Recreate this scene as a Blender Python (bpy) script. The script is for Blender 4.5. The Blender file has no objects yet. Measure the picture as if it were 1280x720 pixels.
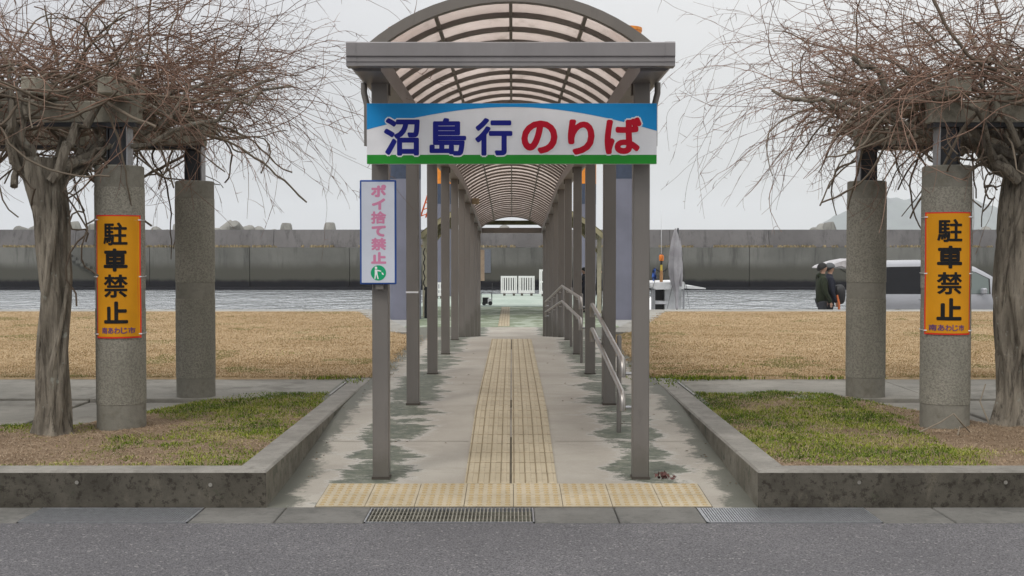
import bpy, bmesh, math, random
import numpy as np
from mathutils import Vector, Matrix, noise as mnoise

# ------------------------------------------------------------------ camera, sky, sun, exposure
scene = bpy.context.scene
COL = scene.collection
PI = math.pi
F, CX, CY = 1536.0, 640.0, 360.0
CAMZ = 1.54
PITCH = math.atan(44.0 / F)
cam_d = bpy.data.cameras.new("camera"); cam = bpy.data.objects.new("camera", cam_d); COL.objects.link(cam)
cam.location = (0, 0, CAMZ); cam.rotation_euler = (PI / 2 - PITCH, 0, 0)
cam_d.sensor_width = 36; cam_d.lens = 43.2; cam_d.clip_start = 0.1; cam_d.clip_end = 20000
scene.camera = cam
scene.view_settings.view_transform = 'Standard'; scene.view_settings.look = 'None'
scene.view_settings.exposure = 0.50
scene.cycles.volume_bounces = 2; scene.view_settings.gamma = 1.0

SUN_EL, SUN_AZ = math.radians(48), math.radians(215)      # azimuth clockwise from +Y (behind the camera, to the left)
w = bpy.data.worlds.new("World"); scene.world = w; w.use_nodes = True
nt = w.node_tree; nt.nodes.clear()
def wn(t, **k):
    n = nt.nodes.new(t)
    for a, b in k.items(): setattr(n, a, b)
    return n
wo = wn('ShaderNodeOutputWorld')
sky = wn('ShaderNodeTexSky', sky_type='NISHITA', sun_disc=False, sun_elevation=SUN_EL, sun_rotation=SUN_AZ)
bg1 = wn('ShaderNodeBackground'); bg1.inputs[1].default_value = 0.08
nt.links.new(sky.outputs[0], bg1.inputs[0])
# overcast layer: a bank of cloud, brighter overhead than at the horizon (an ordinary overcast sky)
tc = wn('ShaderNodeTexCoord'); sep = wn('ShaderNodeSeparateXYZ'); nt.links.new(tc.outputs['Generated'], sep.inputs[0])
mr = wn('ShaderNodeMapRange'); mr.inputs[1].default_value = 0.0; mr.inputs[2].default_value = 1.0
mr.inputs[3].default_value = 0.37; mr.inputs[4].default_value = 1.30
nt.links.new(sep.outputs[2], mr.inputs[0])
mx = wn('ShaderNodeMapRange'); mx.inputs[1].default_value = -0.45; mx.inputs[2].default_value = 0.45
nt.links.new(sep.outputs[0], mx.inputs[0])
ramp = wn('ShaderNodeMix', data_type='RGBA'); ramp.inputs[6].default_value = (0.87, 0.875, 0.905, 1); ramp.inputs[7].default_value = (1.17, 1.155, 1.12, 1)
nt.links.new(mx.outputs[0], ramp.inputs[0])
nz = wn('ShaderNodeTexNoise'); nz.inputs['Scale'].default_value = 2.2; nz.inputs['Detail'].default_value = 4
mp = wn('ShaderNodeMapping'); mp.inputs['Scale'].default_value = (1, 1, 3.5)
nt.links.new(tc.outputs['Generated'], mp.inputs[0]); nt.links.new(mp.outputs[0], nz.inputs['Vector'])
nm = wn('ShaderNodeMapRange'); nm.inputs[1].default_value = 0.3; nm.inputs[2].default_value = 0.7; nm.inputs[3].default_value = 0.96; nm.inputs[4].default_value = 1.04
nt.links.new(nz.outputs['Fac'], nm.inputs[0])
mu = wn('ShaderNodeMath', operation='MULTIPLY'); nt.links.new(mr.outputs[0], mu.inputs[0]); nt.links.new(nm.outputs[0], mu.inputs[1])
bg2 = wn('ShaderNodeBackground'); nt.links.new(ramp.outputs[2], bg2.inputs[0]); nt.links.new(mu.outputs[0], bg2.inputs[1])
addn = wn('ShaderNodeMixShader'); addn.inputs[0].default_value = 0.93; nt.links.new(bg1.outputs[0], addn.inputs[1]); nt.links.new(bg2.outputs[0], addn.inputs[2])
nt.links.new(addn.outputs[0], wo.inputs[0])

sl = bpy.data.lights.new("sun", 'SUN'); sl.energy = 1.0; sl.angle = math.radians(18); sl.color = (1.0, 0.95, 0.88)
sun = bpy.data.objects.new("sun", sl); COL.objects.link(sun)
sd = Vector((math.sin(SUN_AZ) * math.cos(SUN_EL), math.cos(SUN_AZ) * math.cos(SUN_EL), math.sin(SUN_EL)))
sun.rotation_euler = sd.to_track_quat('Z', 'Y').to_euler()

# ------------------------------------------------------------------ helpers
def at(px, py, Y):
    """world point whose forward distance is Y and which the photograph shows at pixel (px, py)"""
    u = (px - CX) / F; v = -(py - CY) / F
    yc = v * math.sin(PITCH) + math.cos(PITCH); zc = v * math.cos(PITCH) - math.sin(PITCH)
    t = Y / yc
    return Vector((u * t, Y, CAMZ + zc * t))

def tag(o, label=None, cat=None, group=None, kind=None):
    if label: o['label'] = label
    if cat: o['category'] = cat
    if group: o['group'] = group
    if kind: o['kind'] = kind
    return o
def link(name, me, parent=None, m=None):
    o = bpy.data.objects.new(name, me); COL.objects.link(o)
    if m is not None and me is not None and len(me.materials) == 0:
        for x in (m if isinstance(m, (list, tuple)) else [m]): me.materials.append(x)
    if parent: o.parent = parent
    return o
def empty(name, loc=(0, 0, 0), rz=0):
    o = bpy.data.objects.new(name, None); COL.objects.link(o); o.location = loc; o.rotation_euler = (0, 0, rz); o.empty_display_size = .2
    return o
def copy_tree(o, parent=None):
    c = o.copy(); COL.objects.link(c); c.parent = parent
    for ch in list(o.children): copy_tree(ch, c)
    return c

class MB:
    def __init__(s): s.v = []; s.f = []; s.m = []; s.sm = []
    def add(s, vs, fs, mi=0, smooth=False):
        b = len(s.v); s.v += [tuple(v) for v in vs]
        for f in fs: s.f.append([b + i for i in f]); s.m.append(mi); s.sm.append(smooth)
        return s
    def box(s, x0, x1, y0, y1, z0, z1, mi=0, bev=0):
        if bev:
            b = bev; rings = []
            for (z, i) in ((z0, b), (z0 + b, 0), (z1 - b, 0), (z1, b)):
                rings.append([(x0 + b, y0 + i, z), (x1 - b, y0 + i, z), (x1 - i, y0 + b, z), (x1 - i, y1 - b, z), (x1 - b, y1 - i, z), (x0 + b, y1 - i, z), (x0 + i, y1 - b, z), (x0 + i, y0 + b, z)])
            vs = sum(rings, []); fs = [list(range(7, -1, -1)), [24 + i for i in range(8)]]
            for k in range(3):
                for i in range(8): j = (i + 1) % 8; fs.append([k * 8 + i, k * 8 + j, k * 8 + 8 + j, k * 8 + 8 + i])
            return s.add(vs, fs, mi)
        vs = [(x0, y0, z0), (x1, y0, z0), (x1, y1, z0), (x0, y1, z0), (x0, y0, z1), (x1, y0, z1), (x1, y1, z1), (x0, y1, z1)]
        return s.add(vs, [(3, 2, 1, 0), (4, 5, 6, 7), (0, 1, 5, 4), (1, 2, 6, 5), (2, 3, 7, 6), (3, 0, 4, 7)], mi)
    def tube(s, pts, r, k=8, mi=0, cap=True, smooth=True):
        pts = [Vector(p) for p in pts]; n = len(pts)
        rs = r if isinstance(r, (list, tuple)) else [r] * n
        t0 = (pts[1] - pts[0]).normalized()
        a = t0.orthogonal().normalized(); vs = []
        for i, p in enumerate(pts):
            t = (pts[min(i + 1, n - 1)] - pts[max(i - 1, 0)])
            t = t.normalized() if t.length > 1e-9 else t0
            a = (a - t * a.dot(t)).normalized(); b = t.cross(a)
            for j in range(k):
                an = 2 * PI * j / k; vs.append(p + (a * math.cos(an) + b * math.sin(an)) * rs[i])
        fs = [(i * k + j, i * k + (j + 1) % k, (i + 1) * k + (j + 1) % k, (i + 1) * k + j) for i in range(n - 1) for j in range(k)]
        s.add(vs, fs, mi, smooth)
        if cap: 
            b = len(s.v) - len(vs)
            s.f.append([b + j for j in range(k - 1, -1, -1)]); s.m.append(mi); s.sm.append(False)
            s.f.append([b + (n - 1) * k + j for j in range(k)]); s.m.append(mi); s.sm.append(False)
        return s
    def lathe(s, prof, c=(0, 0, 0), k=24, mi=0, smooth=True):
        vs = []; n = len(prof)
        for (r, z) in prof:
            for j in range(k): vs.append((c[0] + r * math.cos(2 * PI * j / k), c[1] + r * math.sin(2 * PI * j / k), c[2] + z))
        fs = [(i * k + j, i * k + (j + 1) % k, (i + 1) * k + (j + 1) % k, (i + 1) * k + j) for i in range(n - 1) for j in range(k)]
        s.add(vs, fs, mi, smooth)
        b = len(s.v) - len(vs)
        for (idx, rev) in ((0, True), (n - 1, False)):
            if prof[idx][0] > 1e-4:
                q = [b + idx * k + j for j in range(k)]
                s.f.append(q[::-1] if rev else q); s.m.append(mi); s.sm.append(False)
        return s
    def prism(s, poly, axis, a0, a1, mi=0):
        """poly: 2D outline; extruded along axis ('x','y','z') from a0 to a1"""
        def P(p, a): return {'x': (a, p[0], p[1]), 'y': (p[0], a, p[1]), 'z': (p[0], p[1], a)}[axis]
        n = len(poly); vs = [P(p, a0) for p in poly] + [P(p, a1) for p in poly]
        fs = [list(range(n))[::-1], [n + i for i in range(n)]] + [(i, (i + 1) % n, n + (i + 1) % n, n + i) for i in range(n)]
        return s.add(vs, fs, mi)
    def mesh(s, name, mats=None):
        me = bpy.data.meshes.new(name); me.from_pydata(s.v, [], s.f)
        me.polygons.foreach_set('material_index', s.m); me.polygons.foreach_set('use_smooth', s.sm)
        if mats is not None:
            for x in (mats if isinstance(mats, (list, tuple)) else [mats]): me.materials.append(x)
        bm = bmesh.new(); bm.from_mesh(me); bmesh.ops.recalc_face_normals(bm, faces=bm.faces)
        if any(s.sm):
            for e in bm.edges:
                if len(e.link_faces) == 2 and e.calc_face_angle(0) > .75: e.smooth = False
        bm.to_mesh(me); bm.free()
        me.update(); return me
    def build(s, name, mats, parent=None): return link(name, s.mesh(name, mats), parent)

def arr_mesh(name, V, T, m, smooth=False, attrs=None):
    """numpy verts (n,3), faces (m,3 or 4)"""
    me = bpy.data.meshes.new(name); V = np.asarray(V, dtype=np.float32); T = np.asarray(T, dtype=np.int32)
    me.vertices.add(len(V)); me.vertices.foreach_set('co', V.ravel())
    k = T.shape[1]; me.loops.add(T.size); me.loops.foreach_set('vertex_index', T.ravel())
    me.polygons.add(len(T)); me.polygons.foreach_set('loop_start', np.arange(0, T.size, k, dtype=np.int32)); me.polygons.foreach_set('loop_total', np.full(len(T), k, dtype=np.int32))
    if smooth: me.polygons.foreach_set('use_smooth', np.ones(len(T), dtype=bool))
    me.update(calc_edges=True)
    if attrs is not None:
        a = me.attributes.new('tint', 'FLOAT', 'POINT'); a.data.foreach_set('value', np.asarray(attrs, dtype=np.float32))
    me.materials.append(m); me.validate(); return me

def grid_sheet(name, xs, ys, zf, m, keep=None, parent=None):
    vs = [(x, y, zf(x, y)) for y in ys for x in xs]; nx = len(xs); fs = []
    for j in range(len(ys) - 1):
        for i in range(nx - 1):
            if keep is None or keep((xs[i] + xs[i + 1]) / 2, (ys[j] + ys[j + 1]) / 2):
                fs.append((j * nx + i, j * nx + i + 1, (j + 1) * nx + i + 1, (j + 1) * nx + i))
    me = bpy.data.meshes.new(name); me.from_pydata(vs, [], fs); me.polygons.foreach_set('use_smooth', [True] * len(fs)); me.update()
    bm = bmesh.new(); bm.from_mesh(me); bmesh.ops.delete(bm, geom=[v for v in bm.verts if not v.link_faces], context='VERTS'); bm.to_mesh(me); bm.free()
    return link(name, me, parent, m)
def frange(a, b, st):
    n = max(1, int(round((b - a) / st))); return [a + (b - a) * i / n for i in range(n + 1)]
def nz3(x, y, z=0.0): return mnoise.noise(Vector((x, y, z)))

# ------------------------------------------------------------------ materials
def srgb(r, g, b):
    f = lambda c: ((c / 255 + .055) / 1.055) ** 2.4 if c / 255 > .04045 else c / 255 / 12.92
    return (f(r), f(g), f(b))
class M:
    def __init__(s, name, rough=.7, metal=0.0, spec=.4):
        s.m = bpy.data.materials.new(name); s.m.use_nodes = True; s.t = s.m.node_tree
        s.b = s.t.nodes['Principled BSDF']; s.b.inputs['Roughness'].default_value = rough; s.b.inputs['Metallic'].default_value = metal
        s.b.inputs['Specular IOR Level'].default_value = spec
        s.pos = s.t.nodes.new('ShaderNodeNewGeometry').outputs['Position']
    def n(s, t, **k):
        x = s.t.nodes.new(t)
        for a, b in k.items(): setattr(x, a, b)
        return x
    def L(s, a, b): s.t.links.new(a, b)
    def noise(s, sc, det=3, rough=.5, scale=(1, 1, 1), loc=(0, 0, 0), dist=0.0):
        mp = s.n('ShaderNodeMapping'); mp.inputs['Scale'].default_value = scale; mp.inputs['Location'].default_value = loc
        s.L(s.pos, mp.inputs[0]); x = s.n('ShaderNodeTexNoise'); x.inputs['Scale'].default_value = sc; x.inputs['Detail'].default_value = det
        x.inputs['Roughness'].default_value = rough; x.inputs['Distortion'].default_value = dist; s.L(mp.outputs[0], x.inputs['Vector']); return x.outputs['Fac']
    def vor(s, sc, feature='F1', scale=(1, 1, 1)):
        mp = s.n('ShaderNodeMapping'); mp.inputs['Scale'].default_value = scale; s.L(s.pos, mp.inputs[0])
        x = s.n('ShaderNodeTexVoronoi'); x.inputs['Scale'].default_value = sc; s.L(mp.outputs[0], x.inputs['Vector']); return x
    def rng(s, a, f0, f1, t0=0.0, t1=1.0):
        x = s.n('ShaderNodeMapRange'); x.interpolation_type = 'SMOOTHSTEP'
        for i, vv in enumerate((f0, f1, t0, t1)): x.inputs[i + 1].default_value = vv
        s.L(a, x.inputs[0]); return x.outputs[0]
    def math(s, op, a, b=None):
        x = s.n('ShaderNodeMath', operation=op)
        for i, q in enumerate((a, b)):
            if q is None: continue
            if isinstance(q, (int, float)): x.inputs[i].default_value = q
            else: s.L(q, x.inputs[i])
        return x.outputs[0]
    def mix(s, fac, a, b, mode='MIX'):
        x = s.n('ShaderNodeMix', data_type='RGBA', blend_type=mode)
        for sock, q in ((x.inputs[0], fac), (x.inputs[6], a), (x.inputs[7], b)):
            if isinstance(q, (int, float)): sock.default_value = q
            elif isinstance(q, (tuple, list)): sock.default_value = (*q[:3], 1)
            else: s.L(q, sock)
        return x.outputs[2]
    def axis(s, i):
        x = s.n('ShaderNodeSeparateXYZ'); s.L(s.pos, x.inputs[0]); return x.outputs[i]
    def rand(s):
        return s.n('ShaderNodeObjectInfo').outputs['Random']
    def col(s, c):
        if isinstance(c, (tuple, list)): s.b.inputs['Base Color'].default_value = (*c[:3], 1)
        else: s.L(c, s.b.inputs['Base Color'])
        return s
    def bump(s, h, st=.3, dist=.01):
        x = s.n('ShaderNodeBump'); x.inputs['Strength'].default_value = st; x.inputs['Distance'].default_value = dist
        s.L(h, x.inputs['Height']); s.L(x.outputs[0], s.b.inputs['Normal']); return s
def simple(name, c, rough=.6, metal=0.0, var=.12, sc=8, bump=0.0, spec=.4):
    k = M(name, rough, metal, spec)
    n1 = k.noise(sc, 4, .6); f = k.rng(n1, .3, .7)
    k.col(k.mix(f, tuple(x * (1 - var) for x in c), tuple(x * (1 + var) for x in c)))
    if bump: k.bump(k.noise(sc * 8, 3), .4, bump)
    return k.m

# asphalt
k = M('asphalt', .85); v = k.vor(115); sp = k.vor(88)
base = k.mix(k.rng(k.noise(.8, 4), .3, .7), (.118, .113, .120), (.158, .152, .160))
base = k.mix(k.rng(k.noise(2.2, 6, .7, scale=(.3, 1, 1)), .5, .75, 0, .35), base, (.085, .083, .09))
c1 = k.mix(k.rng(v.outputs['Distance'], .25, .8, 0, .85), base, (.045, .045, .048))
c2 = k.mix(k.math('MULTIPLY', k.rng(sp.outputs['Color'], .78, .95), .52), c1, (.33, .32, .31))
c3 = k.mix(k.rng(k.noise(90, 3, .7), .55, .7, 0, .6), c2, (.07, .07, .075))
k.col(c3); k.bump(v.outputs['Distance'], .5, .003); ASPHALT = k.m
# plain concretes
def concrete(name, a, b, stain=None, sc=1.2, bump=.004, amt=.6, streak=False, rough=.85, thr=(.5, .68)):
    k = M(name, rough, 0, .25); n1 = k.noise(sc, 6, .62); n2 = k.noise(sc * 9, 5, .65, loc=(4, 2, 7)); fine = k.noise(140, 3, .7)
    c = k.mix(k.rng(n1, .3, .7), a, b)
    c = k.mix(k.math('MULTIPLY', k.rng(n2, .45, .72), .35), c, tuple(x * .62 for x in a))
    if stain:
        s1 = k.noise(sc * 2.2, 6, .7, scale=((1, 1, .12) if streak else (1, 1, 1)), loc=(9, 1, 3))
        c = k.mix(k.math('MULTIPLY', k.rng(s1, *thr), amt), c, stain)
    c = k.mix(k.rng(fine, .4, .62, 0, .16), c, tuple(x * .4 for x in a))
    k.col(c); k.bump(k.math('ADD', n2, k.math('MULTIPLY', fine, .6)), .5, bump); return k.m
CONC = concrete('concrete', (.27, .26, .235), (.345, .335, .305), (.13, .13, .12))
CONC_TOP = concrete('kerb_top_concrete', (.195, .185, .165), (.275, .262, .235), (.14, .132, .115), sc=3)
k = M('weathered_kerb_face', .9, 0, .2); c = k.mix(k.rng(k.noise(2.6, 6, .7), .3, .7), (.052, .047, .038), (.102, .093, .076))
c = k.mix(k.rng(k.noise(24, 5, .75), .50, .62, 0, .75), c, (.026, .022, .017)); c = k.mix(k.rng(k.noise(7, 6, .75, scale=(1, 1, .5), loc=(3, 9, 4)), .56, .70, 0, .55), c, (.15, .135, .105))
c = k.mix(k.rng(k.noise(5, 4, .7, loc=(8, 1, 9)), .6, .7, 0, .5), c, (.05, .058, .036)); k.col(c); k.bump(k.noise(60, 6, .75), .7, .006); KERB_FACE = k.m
KERB_SIDE = concrete('mossy_kerb_side', (.13, .12, .095), (.22, .205, .17), (.06, .065, .05), sc=3.5, amt=.8)
GUT = concrete('gutter_concrete', (.125, .122, .112), (.17, .165, .153), (.08, .08, .075), sc=2.5)
PAVE = concrete('path_concrete', (.205, .195, .17), (.30, .285, .25), (.125, .115, .095), sc=.9, amt=.7)
QUAY = concrete('quay_concrete', (.28, .28, .27), (.36, .355, .34), (.2, .2, .19), sc=.5)
# walkway floor: pale concrete with green black algae where water drips off the roof
k = M('walkway_concrete', .75, 0, .3); X = k.math('ABSOLUTE', k.axis(0)); 
c = k.mix(k.rng(k.noise(1.1, 6, .6), .3, .7), (.295, .27, .232), (.39, .365, .318))
c = k.mix(k.rng(k.noise(5, 6, .7, scale=(.35, 1, 1)), .52, .75, 0, .5), c, (.22, .20, .17))
fld = k.math('SUBTRACT', k.rng(X, .42, .88), k.math('MULTIPLY', k.rng(X, 1.02, 1.30), .75))
fn = k.noise(1.25, 12, .80, scale=(.7, 1.6, 1), loc=(3.3, 1.2, 0), dist=.2)
msum = k.math('ADD', fn, k.math('MULTIPLY', fld, .22)); mask = k.rng(msum, .655, .685)
pale = k.rng(msum, .60, .655)
c = k.mix(k.math('MULTIPLY', pale, .40), c, (.47, .46, .44))
g = k.mix(k.rng(k.noise(12, 6, .75), .35, .65), (.052, .068, .050), (.125, .138, .102))
c = k.mix(k.math('MULTIPLY', k.math('MULTIPLY', mask, .93), k.rng(k.noise(16, 5, .8, scale=(.5, 1, 1)), .30, .46, .35, 1.0)), c, g)
edge = k.rng(k.math('ADD', X, k.math('MULTIPLY', k.noise(3.0, 8, .8), .75)), 1.66, 1.76)
c = k.mix(k.math('MULTIPLY', edge, .85), c, (.075, .082, .065))
c = k.mix(k.rng(k.noise(120, 3, .7), .42, .64, 0, .2), c, (.15, .14, .12))
k.col(c); k.bump(k.noise(70, 4, .7), .35, .003); WALK = k.m
# tactile tiles
def tile_mat(name, a, b):
    k = M(name, .7, 0, .3); c = k.mix(k.rng(k.noise(2.2, 5, .6), .3, .7), a, b); c = k.mix(k.math('MULTIPLY', k.rand(), .22), c, tuple(x * .8 for x in a))
    c = k.mix(k.rng(k.noise(22, 5, .7), .52, .74, 0, .45), c, tuple(x * .45 for x in a)); k.col(c); k.bump(k.noise(150, 3), .3, .002); return k.m
TILE = tile_mat('tactile_tile_buff', (.37, .315, .22), (.455, .39, .28)); TILEDOT = tile_mat('tactile_blister_ochre', (.33, .25, .13), (.40, .31, .175))
TILEG = simple('tile_joint_grime', (.10, .085, .06), .9)
TILEL = simple('tile_groove_brown', (.20, .155, .09), .9, 0, .2, 6)
# aluminium post paint
def metal_paint(name, c, rough=.45):
    k = M(name, rough, .15, .5); gr = k.rng(k.math('ADD', k.axis(2), k.math('MULTIPLY', k.noise(18, 4, .7), .22)), .20, .42); cc = k.mix(k.rng(k.noise(3, 4, .6, scale=(1, 1, .35)), .3, .7), tuple(x * .9 for x in c), tuple(x * 1.08 for x in c))
    cc = k.mix(k.rng(k.noise(14, 5, .7, scale=(1, 1, .25)), .58, .78, 0, .4), cc, tuple(x * .55 for x in c)); cc = k.mix(k.math('MULTIPLY', k.math('SUBTRACT', 1.0, gr), .45), cc, (.075, .072, .055)); k.col(cc); k.bump(k.noise(60, 2), .08, .002); return k.m
POST = metal_paint('bronze_grey_aluminium', (.160, .148, .137)); BEAM = metal_paint('grey_aluminium_beam', (.205, .194, .196)); RIB = metal_paint('arch_rib_aluminium', (.15, .135, .12), .5)
DARKSTEEL = simple('dark_painted_steel', (.035, .037, .042), .5, .3)
STEEL = simple('stainless_steel', (.36, .34, .32), .40, .95, .06, 20); GALV = simple('galvanised_steel', (.38, .39, .41), .45, .8, .15, 30)
FITTING = simple('dark_bracket', (.07, .06, .05), .6, .3)
# polycarbonate roof
k = M('polycarbonate_pane', .25, 0, .5); t = k.t; out = t.nodes['Material Output']
tl = k.n('ShaderNodeBsdfTranslucent'); tp = k.n('ShaderNodeBsdfTransparent'); df = k.n('ShaderNodeBsdfDiffuse'); gl = k.n('ShaderNodeBsdfGlossy'); gl.inputs['Roughness'].default_value = .18
pc = k.mix(k.rng(k.noise(1.4, 5, .65), .3, .7), (.70, .635, .60), (.85, .79, .755)); pc = k.mix(k.rng(k.noise(7, 5, .7, scale=(1, .3, 1)), .5, .75, 0, .5), pc, (.40, .36, .32))
k.L(pc, tl.inputs[0]); k.L(pc, df.inputs[0]); k.L(k.mix(0.5, pc, (.8, .74, .72)), tp.inputs[0])
m1 = k.n('ShaderNodeMixShader'); m1.inputs[0].default_value = .22; k.L(tl.outputs[0], m1.inputs[1]); k.L(df.outputs[0], m1.inputs[2])
m2 = k.n('ShaderNodeMixShader'); m2.inputs[0].default_value = .28; k.L(m1.outputs[0], m2.inputs[1]); k.L(tp.outputs[0], m2.inputs[2])
m3 = k.n('ShaderNodeMixShader'); m3.inputs[0].default_value = .10; k.L(m2.outputs[0], m3.inputs[1]); k.L(gl.outputs[0], m3.inputs[2]); k.L(m3.outputs[0], out.inputs[0]); PANE = k.m
# pergola column: rough exposed aggregate
def colmat(name, a, b):
    k = M(name, .95, 0, .15); n1 = k.noise(2.0, 6, .65, scale=(1, 1, .4)); v = k.vor(130)
    c = k.mix(k.rng(n1, .32, .68), a, b); c = k.mix(k.rng(k.noise(62, 4, .8), .44, .60, 0, .62), c, tuple(x * .50 for x in a))
    c = k.mix(k.rng(k.noise(1.6, 6, .7, scale=(1, 1, .3), loc=(5, 5, 1)), .54, .72, 0, .6), c, (.155, .135, .09)); k.col(c)
    k.bump(k.math('ADD', k.noise(55, 4, .7), k.math('MULTIPLY', v.outputs['Distance'], .8)), .6, .008); return k.m
COLM = colmat('washed_aggregate', (.235, .226, .19), (.32, .305, .26)); COLS = concrete('smooth_column_band', (.185, .178, .15), (.245, .233, .20), (.13, .12, .093), sc=3)
BEAMC = concrete('pergola_beam_concrete', (.25, .235, .19), (.35, .33, .27), (.12, .11, .085), sc=3, amt=.7)
# bark
k = M('vine_bark', .9, 0, .2); n1 = k.noise(9, 6, .7, scale=(1, 1, .16)); c = k.mix(k.rng(n1, .3, .7), (.11, .095, .075), (.33, .295, .24))
c = k.mix(k.rng(k.noise(34, 5, .75, scale=(1, 1, .08)), .50, .62, 0, .7), c, (.05, .042, .034)); c = k.mix(k.rng(k.noise(11, 4, .6), .62, .69, 0, .6), c, (.34, .36, .32)); k.col(c); k.bump(k.noise(30, 6, .75, scale=(1, 1, .10)), 1.0, .035); BARK = k.m
def twigmat(name, a, b, cgrey):
    k = M(name, .85, 0, .25); at_ = k.n('ShaderNodeAttribute'); at_.attribute_name = 'tint'
    c = k.mix(at_.outputs['Fac'], a, b); c = k.mix(k.rng(k.noise(2, 3), .5, .75, 0, .5), c, cgrey); k.col(c); return k.m
TWIG = twigmat('twig_bark', (.095, .050, .036), (.30, .195, .145), (.26, .22, .185)); OLDT = twigmat('old_branch_bark', (.085, .065, .048), (.20, .165, .125), (.16, .14, .11))
# grass
def grassmat(name, cols):
    k = M(name, .9, 0, .2); at_ = k.n('ShaderNodeAttribute'); at_.attribute_name = 'tint'; r = k.n('ShaderNodeValToRGB')
    while len(r.color_ramp.elements) < len(cols): r.color_ramp.elements.new(.5)
    for i, cc in enumerate(cols): r.color_ramp.elements[i].position = i / (len(cols) - 1); r.color_ramp.elements[i].color = (*cc, 1)
    k.L(at_.outputs['Fac'], r.inputs[0]); k.col(r.outputs[0]); return k.m
DRYG = grassmat('dry_lawn_blades', [(.16, .16, .05), (.27, .18, .085), (.39, .275, .15), (.57, .455, .31)])
GREENG = grassmat('green_grass_blades', [(.055, .10, .008), (.14, .205, .014), (.24, .27, .032), (.38, .33, .14)])
THATCH = grassmat('dry_litter', [(.12, .075, .045), (.24, .165, .105), (.36, .27, .18), (.48, .39, .28)])
k = M('dry_lawn', .95, 0, .1); c = k.mix(k.rng(k.noise(.5, 6, .6), .32, .68), (.28, .195, .11), (.40, .295, .18)); c = k.mix(k.rng(k.noise(6, 6, .7), .45, .7, 0, .6), c, (.21, .155, .085))
c = k.mix(k.rng(k.noise(.9, 5, .6, loc=(7, 3, 0)), .64, .76, 0, .55), c, (.15, .155, .06)); c = k.mix(k.rng(k.noise(60, 4, .8), .4, .6, 0, .5), c, (.46, .355, .215)); k.col(c); k.bump(k.noise(45, 4, .8), .6, .012); LAWN = k.m
k = M('planter_soil', .95, 0, .1); c = k.mix(k.rng(k.noise(2.5, 6, .7), .3, .7), (.21, .148, .10), (.36, .27, .19)); c = k.mix(k.rng(k.noise(50, 5, .8), .42, .62, 0, .6), c, (.28, .20, .125)); k.col(c); k.bump(k.noise(45, 5, .8), .9, .03); SOIL = k.m
# water
k = M('sea_water', .12, .35, .9); k.col(k.mix(k.rng(k.noise(.03, 3), .3, .7), (.46, .49, .51), (.54, .57, .59))); k.b.inputs['IOR'].default_value = 1.33
h = k.math('ADD', k.noise(1.3, 4, .6, scale=(.9, .28, 1)), k.math('MULTIPLY', k.noise(.35, 3, .5, scale=(.6, .4, 1)), 1.2)); k.bump(h, 1.0, 1.5); WATER = k.m
# breakwater
def wallmat(name, a, b, tide=None):
    k = M(name, .9, 0, .15); c = k.mix(k.rng(k.noise(.16, 6, .6), .3, .7), a, b)
    c = k.mix(k.rng(k.noise(1.3, 7, .75, scale=(1, 1, .10)), .48, .70, 0, .75), c, tuple(x * .5 for x in a))
    c = k.mix(k.rng(k.noise(1.6, 5, .7, scale=(1, 1, .1), loc=(20, 1, 1)), .68, .76, 0, .5), c, tuple(x * 1.6 for x in b))
    c = k.mix(k.math('MULTIPLY', k.rand(), .18), c, tuple(x * .6 for x in a))
    if tide is not None:
        zz = k.math('ADD', k.axis(2), k.math('MULTIPLY', k.noise(.7, 5, .7), .5))
        c = k.mix(k.math('SUBTRACT', 1.0, k.rng(zz, tide + .5, tide + 1.6)), c, (.068, .067, .055)); c = k.mix(k.math('SUBTRACT', 1.0, k.rng(zz, tide - .65, tide - .20)), c, (.008, .008, .011))
    k.col(c); k.bump(k.noise(4, 6, .7), .5, .04); return k.m
WALL_LO = wallmat('breakwater_lower_concrete', (.100, .100, .091), (.165, .164, .150), -.42); WALL_UP = wallmat('breakwater_upper_concrete', (.105, .100, .100), (.16, .153, .152))
TETRA = wallmat('tetrapod_concrete', (.20, .20, .185), (.30, .295, .27))
MTN = simple('wooded_hill', (.045, .06, .045), .95, 0, .35, .02)
# sign paints
def paint(name, c, rough=.65): return simple(name, c, rough, 0, .06, 3, spec=.18)
S_WHITE = paint('sign_white', (.71, .715, .74)); S_BLUE = paint('sign_blue', srgb(28, 136, 200)); S_GREEN = paint('sign_green', srgb(38, 134, 46)); S_NAVY = paint('sign_navy', srgb(24, 30, 122)); S_RED = paint('sign_red', srgb(178, 16, 42))
S_YEL = paint('sign_orange_yellow', (.60, .265, .010)); S_RB = paint('sign_red_border', (.62, .035, .02)); S_BLK = paint('sign_black', (.012, .012, .013)); S_PUR = paint('sign_small_purple', (.13, .06, .16))
S_PINK = paint('sign_faded_pink', (.52, .20, .32)); S_DBLUE = paint('sign_frame_blue', (.025, .07, .26)); S_CGREEN = paint('sign_circle_green', (.01, .30, .13)); S_PALE = paint('sign_pale_face', (.50, .53, .60))

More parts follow.
